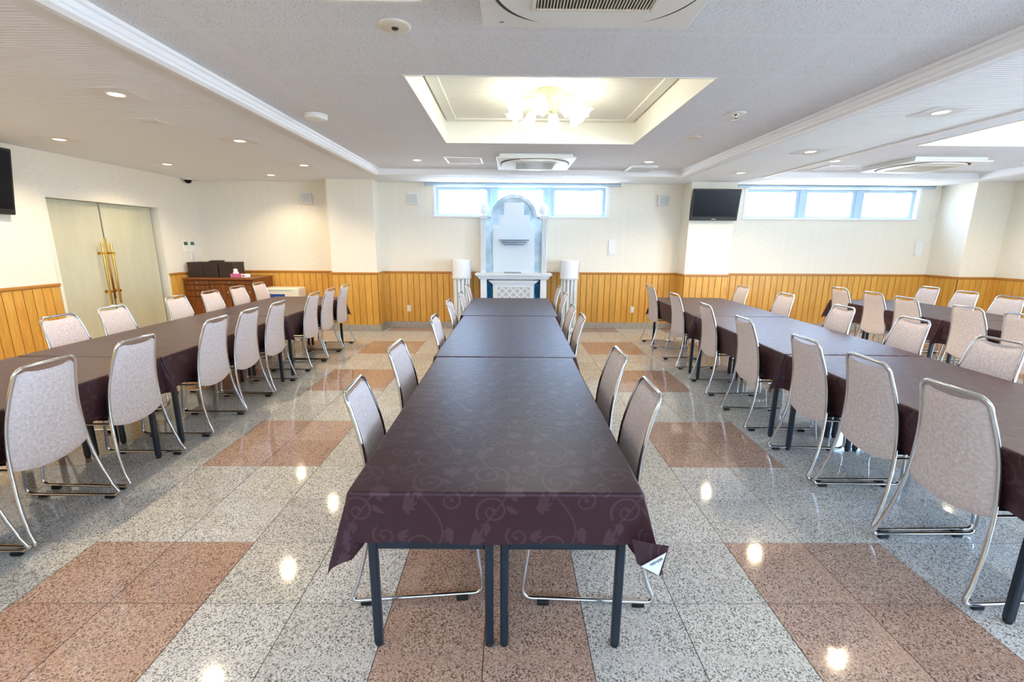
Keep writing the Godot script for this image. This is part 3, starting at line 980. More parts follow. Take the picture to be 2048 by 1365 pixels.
func table_pair(centre: Vector3, hx: float, hz: float, turn: float, dn: float, df: float, ears: Array, ph: float, where: String, row: String) -> Node3D:
	# two narrow folding tables side by side
	for side in 2:
		var t := thing("folding_table", "black-legged folding table, %s, %s" % [["door-side half", "window-side half"][side], where], "table", Vector3.ZERO, turn, "folding tables under brown cloths")
		var c := Vector3((side - 0.5) * hx, 0, 0).rotated(Vector3.UP, turn)
		t.position = Vector3(centre.x, 0, centre.z) + c
		var w := hx - 0.016
		var l := hz * 2.0 - 0.03
		var b := Mb.new()
		b.box(Vector3(0, 0.687, 0), Vector3(w, 0.028, l), 0.004)
		part(b, "table_top", M["table_top"], t)
		b = Mb.new()
		for s in [-1.0, 1.0]:
			b.box(Vector3(s * (w * 0.5 - 0.03), 0.652, 0), Vector3(0.02, 0.04, l - 0.15))
			b.box(Vector3(0, 0.652, s * (l * 0.5 - 0.08)), Vector3(w - 0.07, 0.04, 0.022))
			b.box(Vector3(0, 0.437, s * (l * 0.5 - 0.085)), Vector3(w - 0.07, 0.036, 0.02), 0.003)
		part(b, "rail_frame", M["table_metal"], t)
		for s in [-1.0, 1.0]:
			for q in [-1.0, 1.0]:
				var p := Vector3(s * (w * 0.5 - 0.02), 0, q * (l * 0.5 - 0.085))
				b = Mb.new()
				b.box(Vector3(0, 0.344, 0), Vector3(0.031, 0.66, 0.031), 0.005)
				var leg := part(b, "leg", M["table_metal"], t, p)
				b = Mb.new()
				b.lathe([[0.0, 0.0], [0.012, 0.0], [0.015, 0.004], [0.0155, 0.016], [0.0, 0.016]], 14)
				part(b, "foot", M["rubber"], leg)
	# the cloth lies over both
	var ds := 0.265
	var o := thing("tablecloth", "brown damask tablecloth, %s" % where, "tablecloth", Vector3(centre.x, TOP, centre.z), turn, "brown damask tablecloths")
	var xs := marks(hx, ds, ds, 12)
	var zs := marks(hz, df, dn, 26)
	var P := []
	var U := []
	for z in zs:
		for x in xs:
			P.append(cloth_point(x, z, hx, hz, ds, dn, df, ears, ph))
			U.append(Vector2(x + ph, z + ph * 0.37) / 0.44)
	var b := Mb.new()
	b.grid(P, U, xs.size(), zs.size(), true)
	part(b, "cloth", M["cloth_damask"], o)
	return o

func folded_corner(o: Node3D, pts: Array, tri: Array, text: bool) -> void:
	# the turned-back corner of a cloth with its white size label; points in the cloth's own axes
	var b := Mb.new()
	var P := []
	var U := []
	for j in 7:
		for i in 7:
			var u := i / 6.0
			var v := j / 6.0
			var p: Vector3 = pts[0].lerp(pts[1], u).lerp(pts[3].lerp(pts[2], u), v)
			p.z += 0.012 * sin(PI * u) * (0.4 + 0.6 * v)
			P.append(p); U.append(Vector2(p.x, p.y) / 0.44)
	b.grid(P, U, 7, 7, true)
	for k in P.size(): P[k] -= Vector3(0, 0, 0.002)
	b.grid(P, U, 7, 7)
	part(b, "turned_corner", M["cloth_damask"], o)
	var nn: Vector3 = (tri[1] - tri[0]).cross(tri[2] - tri[0]).normalized()
	if nn.z < 0: nn = -nn
	b = Mb.new()
	b.tri(tri[0], tri[2], tri[1])
	b.tri(tri[0] - nn * 0.0008, tri[1] - nn * 0.0008, tri[2] - nn * 0.0008)
	var lab := part(b, "size_label", M["label_white"], o)
	if text:
		var tm := TextMesh.new()
		var fnt := SystemFont.new()
		fnt.font_names = PackedStringArray(["Droid Sans"])
		fnt.font_weight = 700
		tm.font = fnt; tm.text = "150×230"; tm.font_size = 32; tm.pixel_size = 0.00037; tm.depth = 0.0006
		var ti := inst(tm, "size_print", M["label_ink"], lab)
		var ex: Vector3 = (tri[1] - tri[0]).normalized()
		var ey := nn.cross(ex).normalized()
		ti.transform = Transform3D(Basis(ex, ey, nn), (tri[0] + tri[1]) * 0.5 - ey * 0.011 + ex * 0.003 + nn * 0.001)

# ---------------------------------------------------------------- chairs
const BACK_Y := [0.02, 0.10, 0.22, 0.33, 0.43, 0.53, 0.65, 0.76, 0.85, 0.905]
const BACK_Z := [0.0, 0.024, 0.056, 0.074, 0.082, 0.082, 0.071, 0.047, 0.020, 0.0]
const HALF_W := [0.236, 0.229, 0.216, 0.204, 0.196, 0.188, 0.176, 0.163, 0.150, 0.135]

func along(tab: Array, y: float) -> float:
	# smooth interpolation in one of the tables above
	if y <= BACK_Y[0]: return tab[0]
	for i in BACK_Y.size() - 1:
		if y <= BACK_Y[i + 1]:
			var a: float = tab[maxi(i - 1, 0)]
			var d: float = tab[mini(i + 2, BACK_Y.size() - 1)]
			return cubic_interpolate(tab[i], tab[i + 1], a, d, (y - BACK_Y[i]) / (BACK_Y[i + 1] - BACK_Y[i]))
	return tab[-1]

func make_chair(label: String) -> Node3D:
	# faces +z; its rear feet stand at z = 0
	var t := thing("banquet_chair", label, "chair", Vector3.ZERO, 0.0, "blush vinyl chairs with chrome sled frames")
	var side := func(s: float) -> Array:
		var p := []
		p.append_array(bent([Vector3(s * 0.12, 0.412, 0.50), Vector3(s * 0.205, 0.412, 0.505), Vector3(s * 0.228, 0.022, 0.552), Vector3(s * 0.238, 0.022, -0.012), Vector3(s * 0.229, 0.10, 0.024)], 0.05, 6))
		for i in range(1, 23):
			var y := 0.10 + i * (0.845 - 0.10) / 22.0
			p.append(Vector3(s * along(HALF_W, y), y, along(BACK_Z, y)))
		for k in range(1, 6):
			var a := PI * 0.5 * k / 5.0
			p.append(Vector3(s * (0.108 + 0.043 * cos(a)), 0.852 + 0.050 * sin(a), 0.020 - 0.020 * sin(a)))
		return p
	var L: Array = side.call(-1.0)
	var Rr: Array = side.call(1.0)
	Rr.reverse()
	var b := Mb.new()
	b.tube(L + Rr, 0.0095, 8)
	part(b, "frame", M["chrome"], t)
	b = Mb.new()
	b.tube([Vector3(-0.19, 0.405, 0.10), Vector3(0.19, 0.405, 0.10)], 0.008, 8)
	b.tube([Vector3(-0.2, 0.405, 0.42), Vector3(0.2, 0.405, 0.42)], 0.008, 8)
	for s in [-1.0, 1.0]:
		b.tube([Vector3(s * 0.2, 0.408, 0.50), Vector3(s * 0.195, 0.408, 0.09)], 0.008, 8)
	part(b, "seat_rail", M["chrome"], t)
	# padded back, rounded at the foot, with a finger gap under the top tube
	var nu := 15
	var nv := 20
	for face in [0, 1]:
		var P := []
		var U := []
		for j in nv:
			for i in nu:
				var u := -1.0 + 2.0 * i / (nu - 1)
				var f := float(j) / (nv - 1)
				var lo := 0.362 + 0.040 * pow(absf(u), 2.2)
				var hi := 0.870 + 0.023 * pow(absf(u), 3.0) - 0.022 * pow(absf(u), 12.0)
				var y := lerpf(lo, hi, f)
				var hw := along(HALF_W, y) - 0.006
				if y > 0.84: hw -= 0.012 * pow((y - 0.84) / 0.05, 2.0)
				var edge := pow(absf(u), 10.0)
				var v2 := pow(absf(2.0 * f - 1.0), 14.0)
				var thick := 0.0125 * (1.0 - 0.85 * maxf(edge, v2))
				var dip := 0.018 * (1.0 - u * u) * clampf((y - 0.30) * 3.0, 0.0, 1.0)
				var z := along(BACK_Z, y) - dip + (thick if face == 0 else -thick)
				P.append(Vector3(u * hw, y, z))
				U.append(Vector2(u, f))
		b = Mb.new() if face == 0 else b
		b.grid(P, U, nu, nv, face == 1)
	part(b, "backrest", M["vinyl_blush"], t)
	b = Mb.new()
	# seat pad
	for face in [0, 1]:
		var P := []
		var U := []
		for j in 13:
			for i in 13:
				var u := -1.0 + i / 6.0
				var f := j / 12.0
				var w := 0.196 - 0.012 * pow(absf(2.0 * f - 1.0), 4.0)
				var ed := maxf(pow(absf(u), 8.0), pow(absf(2.0 * f - 1.0), 8.0))
				P.append(Vector3(u * w, (0.442 + 0.016 * (1.0 - ed) - 0.01 * (1.0 - u * u)) if face == 0 else 0.418 + 0.012 * ed, 0.095 + 0.43 * f - (0.02 * pow(absf(u), 4.0) if f > 0.9 else 0.0)))
				U.append(Vector2(u, f))
		b.grid(P, U, 13, 13, face == 0)
	part(b, "seat", M["vinyl_brown"], t)
	var gl := Mb.new()
	gl.box(Vector3.ZERO, Vector3(0.024, 0.022, 0.05), 0.003)
	var gm := gl.mesh()
	for s in [-1.0, 1.0]:
		for z in [0.06, 0.46]:
			inst(gm, "glide", M["rubber"], t, Vector3(s * 0.236, 0.011, z))
	return t

func build_rows() -> void:
	var free := [Vector2(-0.85, 0.5), Vector2(0.85, 0.5), Vector2(-1, -0.2), Vector2(1, -0.2)]
	var mid := [Vector2(-1, 0.0), Vector2(1, 0.0), Vector2(-1, 0.0), Vector2(1, 0.0)]
	var last := [Vector2(-1, 0.0), Vector2(1, 0.0), Vector2(-0.85, -0.5), Vector2(0.85, -0.5)]
	var g := 0.014
	# middle row, up to the fireplace
	var row := "middle row leading to the fireplace"
	table_pair(Vector3(0.02, 0, -5.80), 0.535, 0.83 - g, -0.018, 0.25, 0.25, last, 0.4, "end of row nearest the fireplace", row)
	table_pair(Vector3(-0.01, 0, -4.035), 0.50, 0.925 - g, -0.016, 0.25, 0.25, mid, 1.3, "middle of row leading to fireplace", row)
	var o := table_pair(Vector3(-0.034, 0, -2.215), 0.476, 0.893 - g, -0.006, 0.19, 0.25, free, 2.1, "free end of row leading to fireplace", row)
	var pivot := Vector3(-0.034, TOP, -2.215)
	folded_corner(o, [Vector3(0.408, 0.566, -1.290) - pivot, Vector3(0.523, 0.553, -1.272) - pivot, Vector3(0.500, 0.452, -1.262) - pivot, Vector3(0.420, 0.498, -1.262) - pivot], [Vector3(0.430, 0.497, -1.248) - pivot, Vector3(0.508, 0.545, -1.252) - pivot, Vector3(0.488, 0.466, -1.2465) - pivot], true)
	# row along the double doors
	row = "row along the double doors"
	table_pair(Vector3(-2.93, 0, -5.76), 0.495, 0.90 - g, 0.0, 0.25, 0.25, last, 3.0, "end of row beside sideboard and heater", row)
	table_pair(Vector3(-2.93, 0, -3.96), 0.495, 0.89 - g, 0.0, 0.25, 0.25, mid, 3.9, "middle of row before double doors", row)
	o = table_pair(Vector3(-2.93, 0, -2.175), 0.495, 0.89 - g, 0.0, 0.25, 0.25, free, 4.7, "free end of row along double doors", row)
	# row in front of the television pillar, turned slightly
	row = "row in front of the television pillar"
	var tr := -0.033
	table_pair(Vector3(2.665, 0, -5.91), 0.515, 0.90 - g, tr, 0.25, 0.25, last, 5.2, "end of row below television pillar", row)
	table_pair(Vector3(2.59, 0, -4.11), 0.50, 0.89 - g, tr, 0.25, 0.25, mid, 6.1, "middle of row towards television pillar", row)
	table_pair(Vector3(2.525, 0, -2.31), 0.49, 0.90 - g, tr, 0.25, 0.25, free, 7.3, "free end of row towards television pillar", row)
	# row in front of the unobstructed window
	row = "row by the corner pillar"
	table_pair(Vector3(5.30, 0, -5.75), 0.525, 0.92 - g, -0.02, 0.25, 0.25, last, 8.0, "end of row nearest corner pillar", row)
	table_pair(Vector3(5.255, 0, -3.92), 0.52, 0.90 - g, -0.02, 0.25, 0.25, mid, 8.8, "second from wall in corner-pillar row", row)
	# chairs: [x, z, turn in degrees] of the rear feet, counted from the back wall
	var rows := [
		["aisle side of double-door row", -90.0, [[-2.31, -6.42, 0], [-2.31, -5.88, -1], [-2.31, -5.38, 0], [-2.31, -4.53, 0], [-2.31, -4.02, 1], [-2.31, -3.55, 1], [-2.315, -2.77, -1], [-2.31, -2.20, -2], [-2.32, -1.70, 0]]],
		["door side of double-door row", 90.0, [[-3.68, -6.66, 0], [-3.67, -6.11, -2], [-3.648, -5.513, -2], [-3.654, -4.942, 0], [-3.647, -4.129, 1.5], [-3.628, -3.608, 0]]],
		["door-facing side of fireplace row", 90.0, [[-0.608, -6.515, -2], [-0.602, -5.562, -2], [-0.64, -4.726, 0], [-0.627, -3.694, 0], [-0.682, -2.645, -3], [-0.668, -1.865, 5]]],
		["television-facing side of fireplace row", -90.0, [[0.718, -6.374, 1], [0.704, -5.547, 1], [0.642, -4.414, 1], [0.633, -3.795, -2], [0.634, -2.481, 0], [0.618, -1.858, -2]]],
		["aisle side of television-pillar row", 90.0, [[2.07, -6.65, 3], [2.035, -5.55, 3], [2.0, -4.57, -2], [1.95, -3.70, -3], [1.935, -2.88, -2], [1.935, -2.355, 0], [1.915, -1.845, 2]]],
		["window side of television-pillar row", -90.0, [[3.459, -6.633, 2], [3.445, -5.56, 4], [3.35, -4.446, 0], [3.40, -3.703, 0], [3.22, -2.857, 3]]],
		["inner side of corner-pillar row", 90.0, [[4.72, -6.43, 3], [4.70, -5.80, 3], [4.66, -5.26, 3], [4.60, -4.47, 3], [4.60, -3.97, 2]]],
		["outer side of corner-pillar row", -90.0, [[6.216, -6.623, 2], [6.13, -5.984, 1], [6.08, -5.408, 5]]],
	]
	var proto: Node3D
	for r in rows:
		var list: Array = r[2]
		for i in list.size():
			var label := "blush chrome-framed chair, %s from back wall, %s" % [ordinal(i), r[0]]
			var c: Node3D
			if proto == null:
				proto = make_chair(label)
				c = proto
			else:
				c = proto.duplicate()
				c.name = numbered("banquet_chair")
				add_child(c)
			c.set_meta("label", label)
			c.position = Vector3(list[i][0], 0, list[i][1])
			c.rotation.y = deg_to_rad(r[1] + list[i][2] * 0.8)

# ---------------------------------------------------------------- furniture along the walls
func build_fireplace() -> void:
	var t := thing("decorative_fireplace", "white ornamental fireplace with arched blue marble overmantel and lattice grille beneath window", "fireplace", Vector3(0.078, 0, BACK + 0.02))
	var W: Material = M["plaster_white"]
	var b := Mb.new()
	# lower body, local x centred, z from the wall outwards
	b.span(-0.55, 0.55, 0.0, 0.90, 0.0, 0.16)
	for s in [-1.0, 1.0]:
		b.span(s * 0.56, s * 0.455, 0.0, 0.90, 0.0, 0.27, 0.004)
		b.span(s * 0.57, s * 0.445, 0.0, 0.10, 0.0, 0.285, 0.006)
	part(b, "surround", W, t)
	for s in [-1.0, 1.0]:
		b = Mb.new()
		b.span(s * 0.453, s * 0.36, 0.0, 0.90, 0.16, 0.20)
		part(b, "blue_inset", M["marble_deep_blue"], t)
	b = Mb.new()
	b.span(-0.35, 0.35, 0.0, 0.80, 0.15, 0.235, 0.004)
	for k in [[0.355, 0.80, 0.815, 0.245], [0.37, 0.815, 0.835, 0.26], [0.395, 0.835, 0.86, 0.28], [0.42, 0.86, 0.875, 0.295]]:
		b.span(-k[0], k[0], k[1], k[2], 0.12, k[3], 0.003)
	part(b, "inner_mantel", W, t)
	b = Mb.new()
	for k in [[0.585, 0.895, 0.915, 0.30], [0.60, 0.915, 0.945, 0.32], [0.625, 0.945, 0.965, 0.345], [0.645, 0.965, 0.995, 0.365]]:
		b.span(-k[0], k[0], k[1], k[2], 0.0, k[3], 0.004)
	part(b, "mantel_shelf", W, t)
	# lattice grille
	b = Mb.new()
	b.span(-0.285, 0.285, 0.10, 0.775, 0.236, 0.238)
	part(b, "grille_back", M["grey_plastic"], t)
	b = Mb.new()
	for s in [[-0.30, -0.272, 0.09, 0.785], [0.272, 0.30, 0.09, 0.785], [-0.272, 0.272, 0.757, 0.785], [-0.272, 0.272, 0.09, 0.118]]:
		b.span(s[0], s[1], s[2], s[3], 0.234, 0.262, 0.004)
	part(b, "grille_frame", W, t)
	for k in range(-7, 8):
		for s in [-1.0, 1.0]:
			# diagonal bars clipped to the opening
			var c := k * 0.128
			var p0 := Vector2(-0.272, 0.438 + s * (-0.272 - c))
			var p1 := Vector2(0.272, 0.438 + s * (0.272 - c))
			var lo := 0.118
			var hi := 0.757
			var ta := 0.0
			var tb := 1.0
			var dy := p1.y - p0.y
			var t0 := (lo - p0.y) / dy
			var t1 := (hi - p0.y) / dy
			ta = maxf(ta, minf(t0, t1)); tb = minf(tb, maxf(t0, t1))
			if tb - ta < 0.08: continue
			var a := p0.lerp(p1, ta)
			var e := p0.lerp(p1, tb)
			b = Mb.new()
			b.xf = Transform3D(Basis(Vector3.BACK, (e - a).angle()), Vector3((a.x + e.x) * 0.5, (a.y + e.y) * 0.5, 0.246 + 0.004 * s))
			b.box(Vector3.ZERO, Vector3(a.distance_to(e), 0.026, 0.010))
			part(b, "lattice_bar", W, t)
	# overmantel: arched back with a raised ring, marble flanks and a stepped white centre
	var arch := PackedVector2Array([Vector2(-0.50, 0.99), Vector2(0.50, 0.99), Vector2(0.50, 1.90), Vector2(0.385, 1.90)])
	for k in 25: arch.append(Vector2(0.385 * cos(PI * k / 24.0), 1.915 + 0.375 * sin(PI * k / 24.0)))
	arch.append_array([Vector2(-0.385, 1.90), Vector2(-0.50, 1.90)])
	b = Mb.new()
	b.prism(arch, 0.10)
	part(b, "overmantel", M["marble_pale_blue"], t)
	var ring := PackedVector2Array()
	for k in 25: ring.append(Vector2(0.39 * cos(PI * k / 24.0), 1.905 + 0.385 * sin(PI * k / 24.0)))
	for k in 25: ring.append(Vector2(0.33 * cos(PI - PI * k / 24.0), 1.905 + 0.325 * sin(PI - PI * k / 24.0)))
	b = Mb.new()
	b.xf.origin = Vector3(0, 0, 0.095)
	b.prism(ring, 0.03)
	part(b, "arch_ring", M["marble_pale_blue"], t)
	for k in [[0.0, 0.022], [0.02, 0.034]]:
		var i: float = k[0]
		var st := PackedVector2Array([Vector2(-0.355 + i, 0.99), Vector2(0.355 - i, 0.99), Vector2(0.355 - i, 1.785 - i), Vector2(0.265 - i, 1.785 - i), Vector2(0.265 - i, 1.955 - i), Vector2(0.17 - i, 1.955 - i), Vector2(0.17 - i, 2.155 - i), Vector2(-0.17 + i, 2.155 - i), Vector2(-0.17 + i, 1.955 - i), Vector2(-0.265 + i, 1.955 - i), Vector2(-0.265 + i, 1.785 - i), Vector2(-0.355 + i, 1.785 - i)])
		b = Mb.new()
		b.xf.origin = Vector3(0, 0, 0.10)
		b.prism(st, k[1])
		part(b, "stepped_panel", M["panel_blue_white"], t)
	for s in [-1.0, 1.0]:
		b = Mb.new()
		b.span(s * 0.565, s * 0.475, 0.99, 1.875, 0.0, 0.15, 0.003)
		for q in [0.487, 0.508, 0.53, 0.551]:
			b.span(s * (q - 0.006), s * (q + 0.006), 1.02, 1.85, 0.145, 0.16, 0.003)
		part(b, "pilaster", W, t)
		b = Mb.new()
		for k in [[0.49, 0.55, 1.875, 1.89, 0.165], [0.44, 0.575, 1.89, 1.915, 0.18], [0.425, 0.59, 1.915, 1.945, 0.20]]:
			b.span(s * (k[0] - 0.015), s * k[1], k[2], k[3], 0.0, k[4], 0.004)
		part(b, "capital", W, t)
	# three glass shelves on the stepped panel
	for k in [[0.255, 1.545, 0.20], [0.215, 1.508, 0.16], [0.175, 1.472, 0.12]]:
		b = Mb.new()
		b.span(-k[0], k[0], k[1] - 0.004, k[1] + 0.004, 0.13, 0.13 + k[2], 0.002)
		part(b, "glass_shelf", M["glass_shelf"], t)
		b = Mb.new()
		b.span(-k[0], k[0], k[1] - 0.007, k[1] + 0.005, 0.13 + k[2], 0.136 + k[2], 0.002)
		part(b, "shelf_edge", M["glass_edge"], t)
	# loose things on it
	for s in [-1.0, 1.0]:
		var o := thing("egg_ornament", "white egg-shaped ornament on the fireplace capital nearer the %s" % ["double doors", "television pillar"][0 if s < 0 else 1], "ornament", Vector3(0.078 + s * 0.495, 1.945, BACK + 0.12), 0.0, "egg ornaments on the fireplace")
		b = Mb.new()
		b.lathe([[0.0, 0.0], [0.055, 0.0], [0.06, 0.008], [0.05, 0.018], [0.045, 0.022], [0.07, 0.04], [0.082, 0.07], [0.082, 0.10], [0.072, 0.14], [0.05, 0.18], [0.025, 0.203], [0.0, 0.21]], 28)
		part(b, "egg", M["opal_glass"], o)
	var o := thing("metal_tray", "long shallow silver dish standing on the mantel shelf", "dish", Vector3(0.06, 0.995, BACK + 0.28))
	b = Mb.new()
	b.box(Vector3(0, 0.009, 0), Vector3(0.29, 0.018, 0.10), 0.006)
	part(b, "dish", M["silver_dish"], o)
	b = Mb.new()
	b.box(Vector3(0, 0.021, 0), Vector3(0.27, 0.006, 0.085), 0.002)
	part(b, "rim", M["steel"], o)
	# fluted flower stands either side
	for s in [-1.0, 1.0]:
		var x := -0.80 if s < 0 else 1.02
		var p := thing("flower_stand", "white fluted pedestal with drum top beside fireplace, %s" % ["door side", "television side"][0 if s < 0 else 1], "pedestal", Vector3(x, 0, -7.68), 0.0, "white pedestals flanking the fireplace")
		b = Mb.new()
		b.lathe([[0.0, 0.0], [0.165, 0.0], [0.165, 0.05], [0.15, 0.06], [0.145, 0.09]], 32)
		part(b, "base", W, p)
		b = Mb.new()
		b.lathe([[0.104, 0.09], [0.104, 0.90]], 24)
		part(b, "shaft_core", M["grey_plastic"], p)
		for k in 12:
			var an := TAU * (k + 0.5) / 12.0
			b = Mb.new()
			b.tube([Vector3(cos(an) * 0.121, 0.085, sin(an) * 0.121), Vector3(cos(an) * 0.121, 0.905, sin(an) * 0.121)], 0.0205, 8, false)
			part(b, "flute", W, p)
		b = Mb.new()
		b.lathe([[0.13, 0.90], [0.15, 0.905], [0.16, 0.925], [0.155, 0.94], [0.0, 0.94]], 32)
		part(b, "collar", W, p)
		b = Mb.new()
		b.lathe([[0.155, 0.94], [0.16, 0.945], [0.166, 1.215], [0.162, 1.222], [0.156, 1.22], [0.150, 1.0], [0.0, 1.0]], 8)
		part(b, "drum_top", M["opal_glass"], p)

func build_cabinet() -> void:
	var t := thing("sideboard", "brown wooden sideboard with drawers and doors in the corner by the doors", "cabinet", Vector3(-4.70, 0, -7.62))
	var W: Material = M["walnut"]
	var b := Mb.new()
	# local: x -0.53..0.53, front at z = +0.30
	b.span(-0.50, 0.56, 0.04, 0.885, -0.33, 0.27)
	b.span(-0.48, 0.54, 0.0, 0.05, -0.30, 0.24)
	part(b, "body", M["walnut_dark"], t)
	b = Mb.new()
	b.span(-0.53, 0.585, 0.885, 0.918, -0.335, 0.325, 0.006)
	part(b, "top", W, t)
	b = Mb.new()
	b.span(0.552, 0.572, 0.04, 0.885, -0.33, 0.275, 0.003)
	b.span(-0.525, -0.50, 0.04, 0.885, -0.33, 0.275, 0.003)
	part(b, "side_panel", W, t)
	var knob := Mb.new()
	knob.xf = Transform3D(Basis(Vector3.RIGHT, PI / 2), Vector3.ZERO)
	knob.lathe([[0.0, 0.022], [0.008, 0.022], [0.011, 0.016], [0.008, 0.008], [0.005, 0.0]], 12)
	var km := knob.mesh()
	for d in [[-0.495, -0.14, 0.805, 0.875], [-0.495, -0.14, 0.715, 0.795], [-0.495, -0.14, 0.62, 0.705], [-0.13, 0.55, 0.815, 0.875]]:
		b = Mb.new()
		b.span(d[0], d[1], d[2], d[3], 0.27, 0.292, 0.004)
		var dr := part(b, "drawer", W, t)
		inst(km, "knob", M["chrome"], dr, Vector3((d[0] + d[1]) * 0.5, (d[2] + d[3]) * 0.5, 0.292))
	for d in [[-0.495, -0.14, 0.06, 0.61], [-0.13, 0.205, 0.06, 0.805], [0.215, 0.55, 0.06, 0.805]]:
		b = Mb.new()
		b.span(d[0], d[1], d[2], d[3], 0.27, 0.29, 0.004)
		var dr := part(b, "door", W, t)
		inst(km, "knob", M["chrome"], dr, Vector3(d[1] - 0.04, d[3] - 0.12, 0.29))
	# leatherette boxes on top
	for k in 3:
		var o := thing("storage_box", "dark brown leatherette box on sideboard, %s from the double doors" % ordinal(k), "box", Vector3(-5.10 + k * 0.25, 0.918, -7.60), [0.02, -0.01, 0.03][k], "dark boxes on the sideboard")
		b = Mb.new()
		b.box(Vector3(0, 0.11, 0), Vector3(0.238, 0.22, 0.33), 0.006)
		part(b, "box_body", M["leatherette"], o)
		b = Mb.new()
		b.box(Vector3(0, 0.225, 0), Vector3(0.244, 0.03, 0.336), 0.006)
		part(b, "lid", M["leatherette"], o)
		b = Mb.new()
		b.box(Vector3(0, 0.14, 0.168), Vector3(0.08, 0.012, 0.006), 0.002)
		part(b, "pull_tab", M["dark_plastic"], o)
	var f := thing("folder", "thin dark folder lying askew across the leatherette boxes", "folder", Vector3(-4.83, 1.158, -7.58), 0.5)
	b = Mb.new()
	b.box(Vector3(0, 0.009, 0), Vector3(0.22, 0.012, 0.26), 0.003)
	b.box(Vector3(0.02, 0.020, 0.0), Vector3(0.20, 0.010, 0.24), 0.003)
	part(b, "covers", M["leatherette"], f)
	var o := thing("tissue_box", "pink tissue box with white tissue on the sideboard", "tissue box", Vector3(-4.44, 0.918, -7.46), 0.25)
	b = Mb.new()
	b.box(Vector3(0, 0.03, 0), Vector3(0.17, 0.06, 0.11), 0.003)
	part(b, "carton", M["tissue_pink"], o)
	b = Mb.new()
	b.lathe([[0.045, 0.06], [0.05, 0.08], [0.03, 0.10], [0.04, 0.125], [0.012, 0.14], [0.0, 0.142]], 9, Vector3(-0.02, 0, 0), 0.3, 5)
	part(b, "tissue", M["tissue_white"], o)
	o = thing("paper_pack", "white paper pack with pink print leaning beside tissue box", "paper pack", Vector3(-4.29, 0.918, -7.44), -0.3)
	b = Mb.new()
	b.box(Vector3(0, 0.027, 0), Vector3(0.10, 0.054, 0.10), 0.006)
	part(b, "wrapper", M["tissue_white"], o)
	b = Mb.new()
	b.box(Vector3(0.0, 0.027, 0.0505), Vector3(0.055, 0.02, 0.002))
	part(b, "print", M["tissue_pink"], o)
	# cream fan heater
	o = thing("fan_heater", "cream fan heater with blue label against the wainscot beside sideboard", "heater", Vector3(-3.85, 0, -7.78))
	b = Mb.new()
	b.box(Vector3(0, 0.39, 0), Vector3(0.60, 0.68, 0.30), 0.02)
	b.box(Vector3(0, 0.03, 0.01), Vector3(0.62, 0.06, 0.34), 0.01)
	part(b, "casing", M["enamel_cream"], o)
	b = Mb.new()
	b.box(Vector3(-0.03, 0.69, 0.148), Vector3(0.44, 0.03, 0.012), 0.003)
	part(b, "control_slot", M["grey_plastic"], o)
	b = Mb.new()
	b.box(Vector3(-0.06, 0.585, 0.151), Vector3(0.26, 0.085, 0.003))
	part(b, "label_plate", M["label_blue"], o)
	b = Mb.new()
	for i in 8:
		b.box(Vector3(0, 0.16 + i * 0.03, 0.15), Vector3(0.46, 0.012, 0.008))
	part(b, "outlet_grille", M["grey_plastic"], o)

func television(at: Vector3, turn: float, w: float, h: float, label: String) -> void:
	var t := thing("wall_television", label, "television", at, turn, "wall televisions")
	var tilt := Transform3D(Basis(Vector3.RIGHT, 0.14), Vector3(0, 0, 0.10))
	var b := Mb.new()
	b.xf = tilt
	b.box(Vector3.ZERO, Vector3(w, h, 0.05), 0.008)
	part(b, "casing", M["dark_plastic"], t)
	b = Mb.new()
	b.xf = tilt
	b.box(Vector3(0, 0.018, 0.0255), Vector3(w - 0.05, h - 0.085, 0.003))
	part(b, "screen_panel", M["screen_black"], t)
	b = Mb.new()
	b.xf = tilt
	b.box(Vector3(0, -h * 0.5 + 0.022, 0.0262), Vector3(0.07, 0.008, 0.002))
	part(b, "badge", M["grey_plastic"], t)
	b = Mb.new()
	b.box(Vector3(0, 0, 0.02), Vector3(0.30, 0.24, 0.03), 0.004)
	b.box(Vector3(0, 0.05, 0.05), Vector3(0.05, 0.06, 0.07))
	b.box(Vector3(0, -0.05, 0.05), Vector3(0.05, 0.06, 0.07))
	part(b, "bracket", M["dark_plastic"], t)

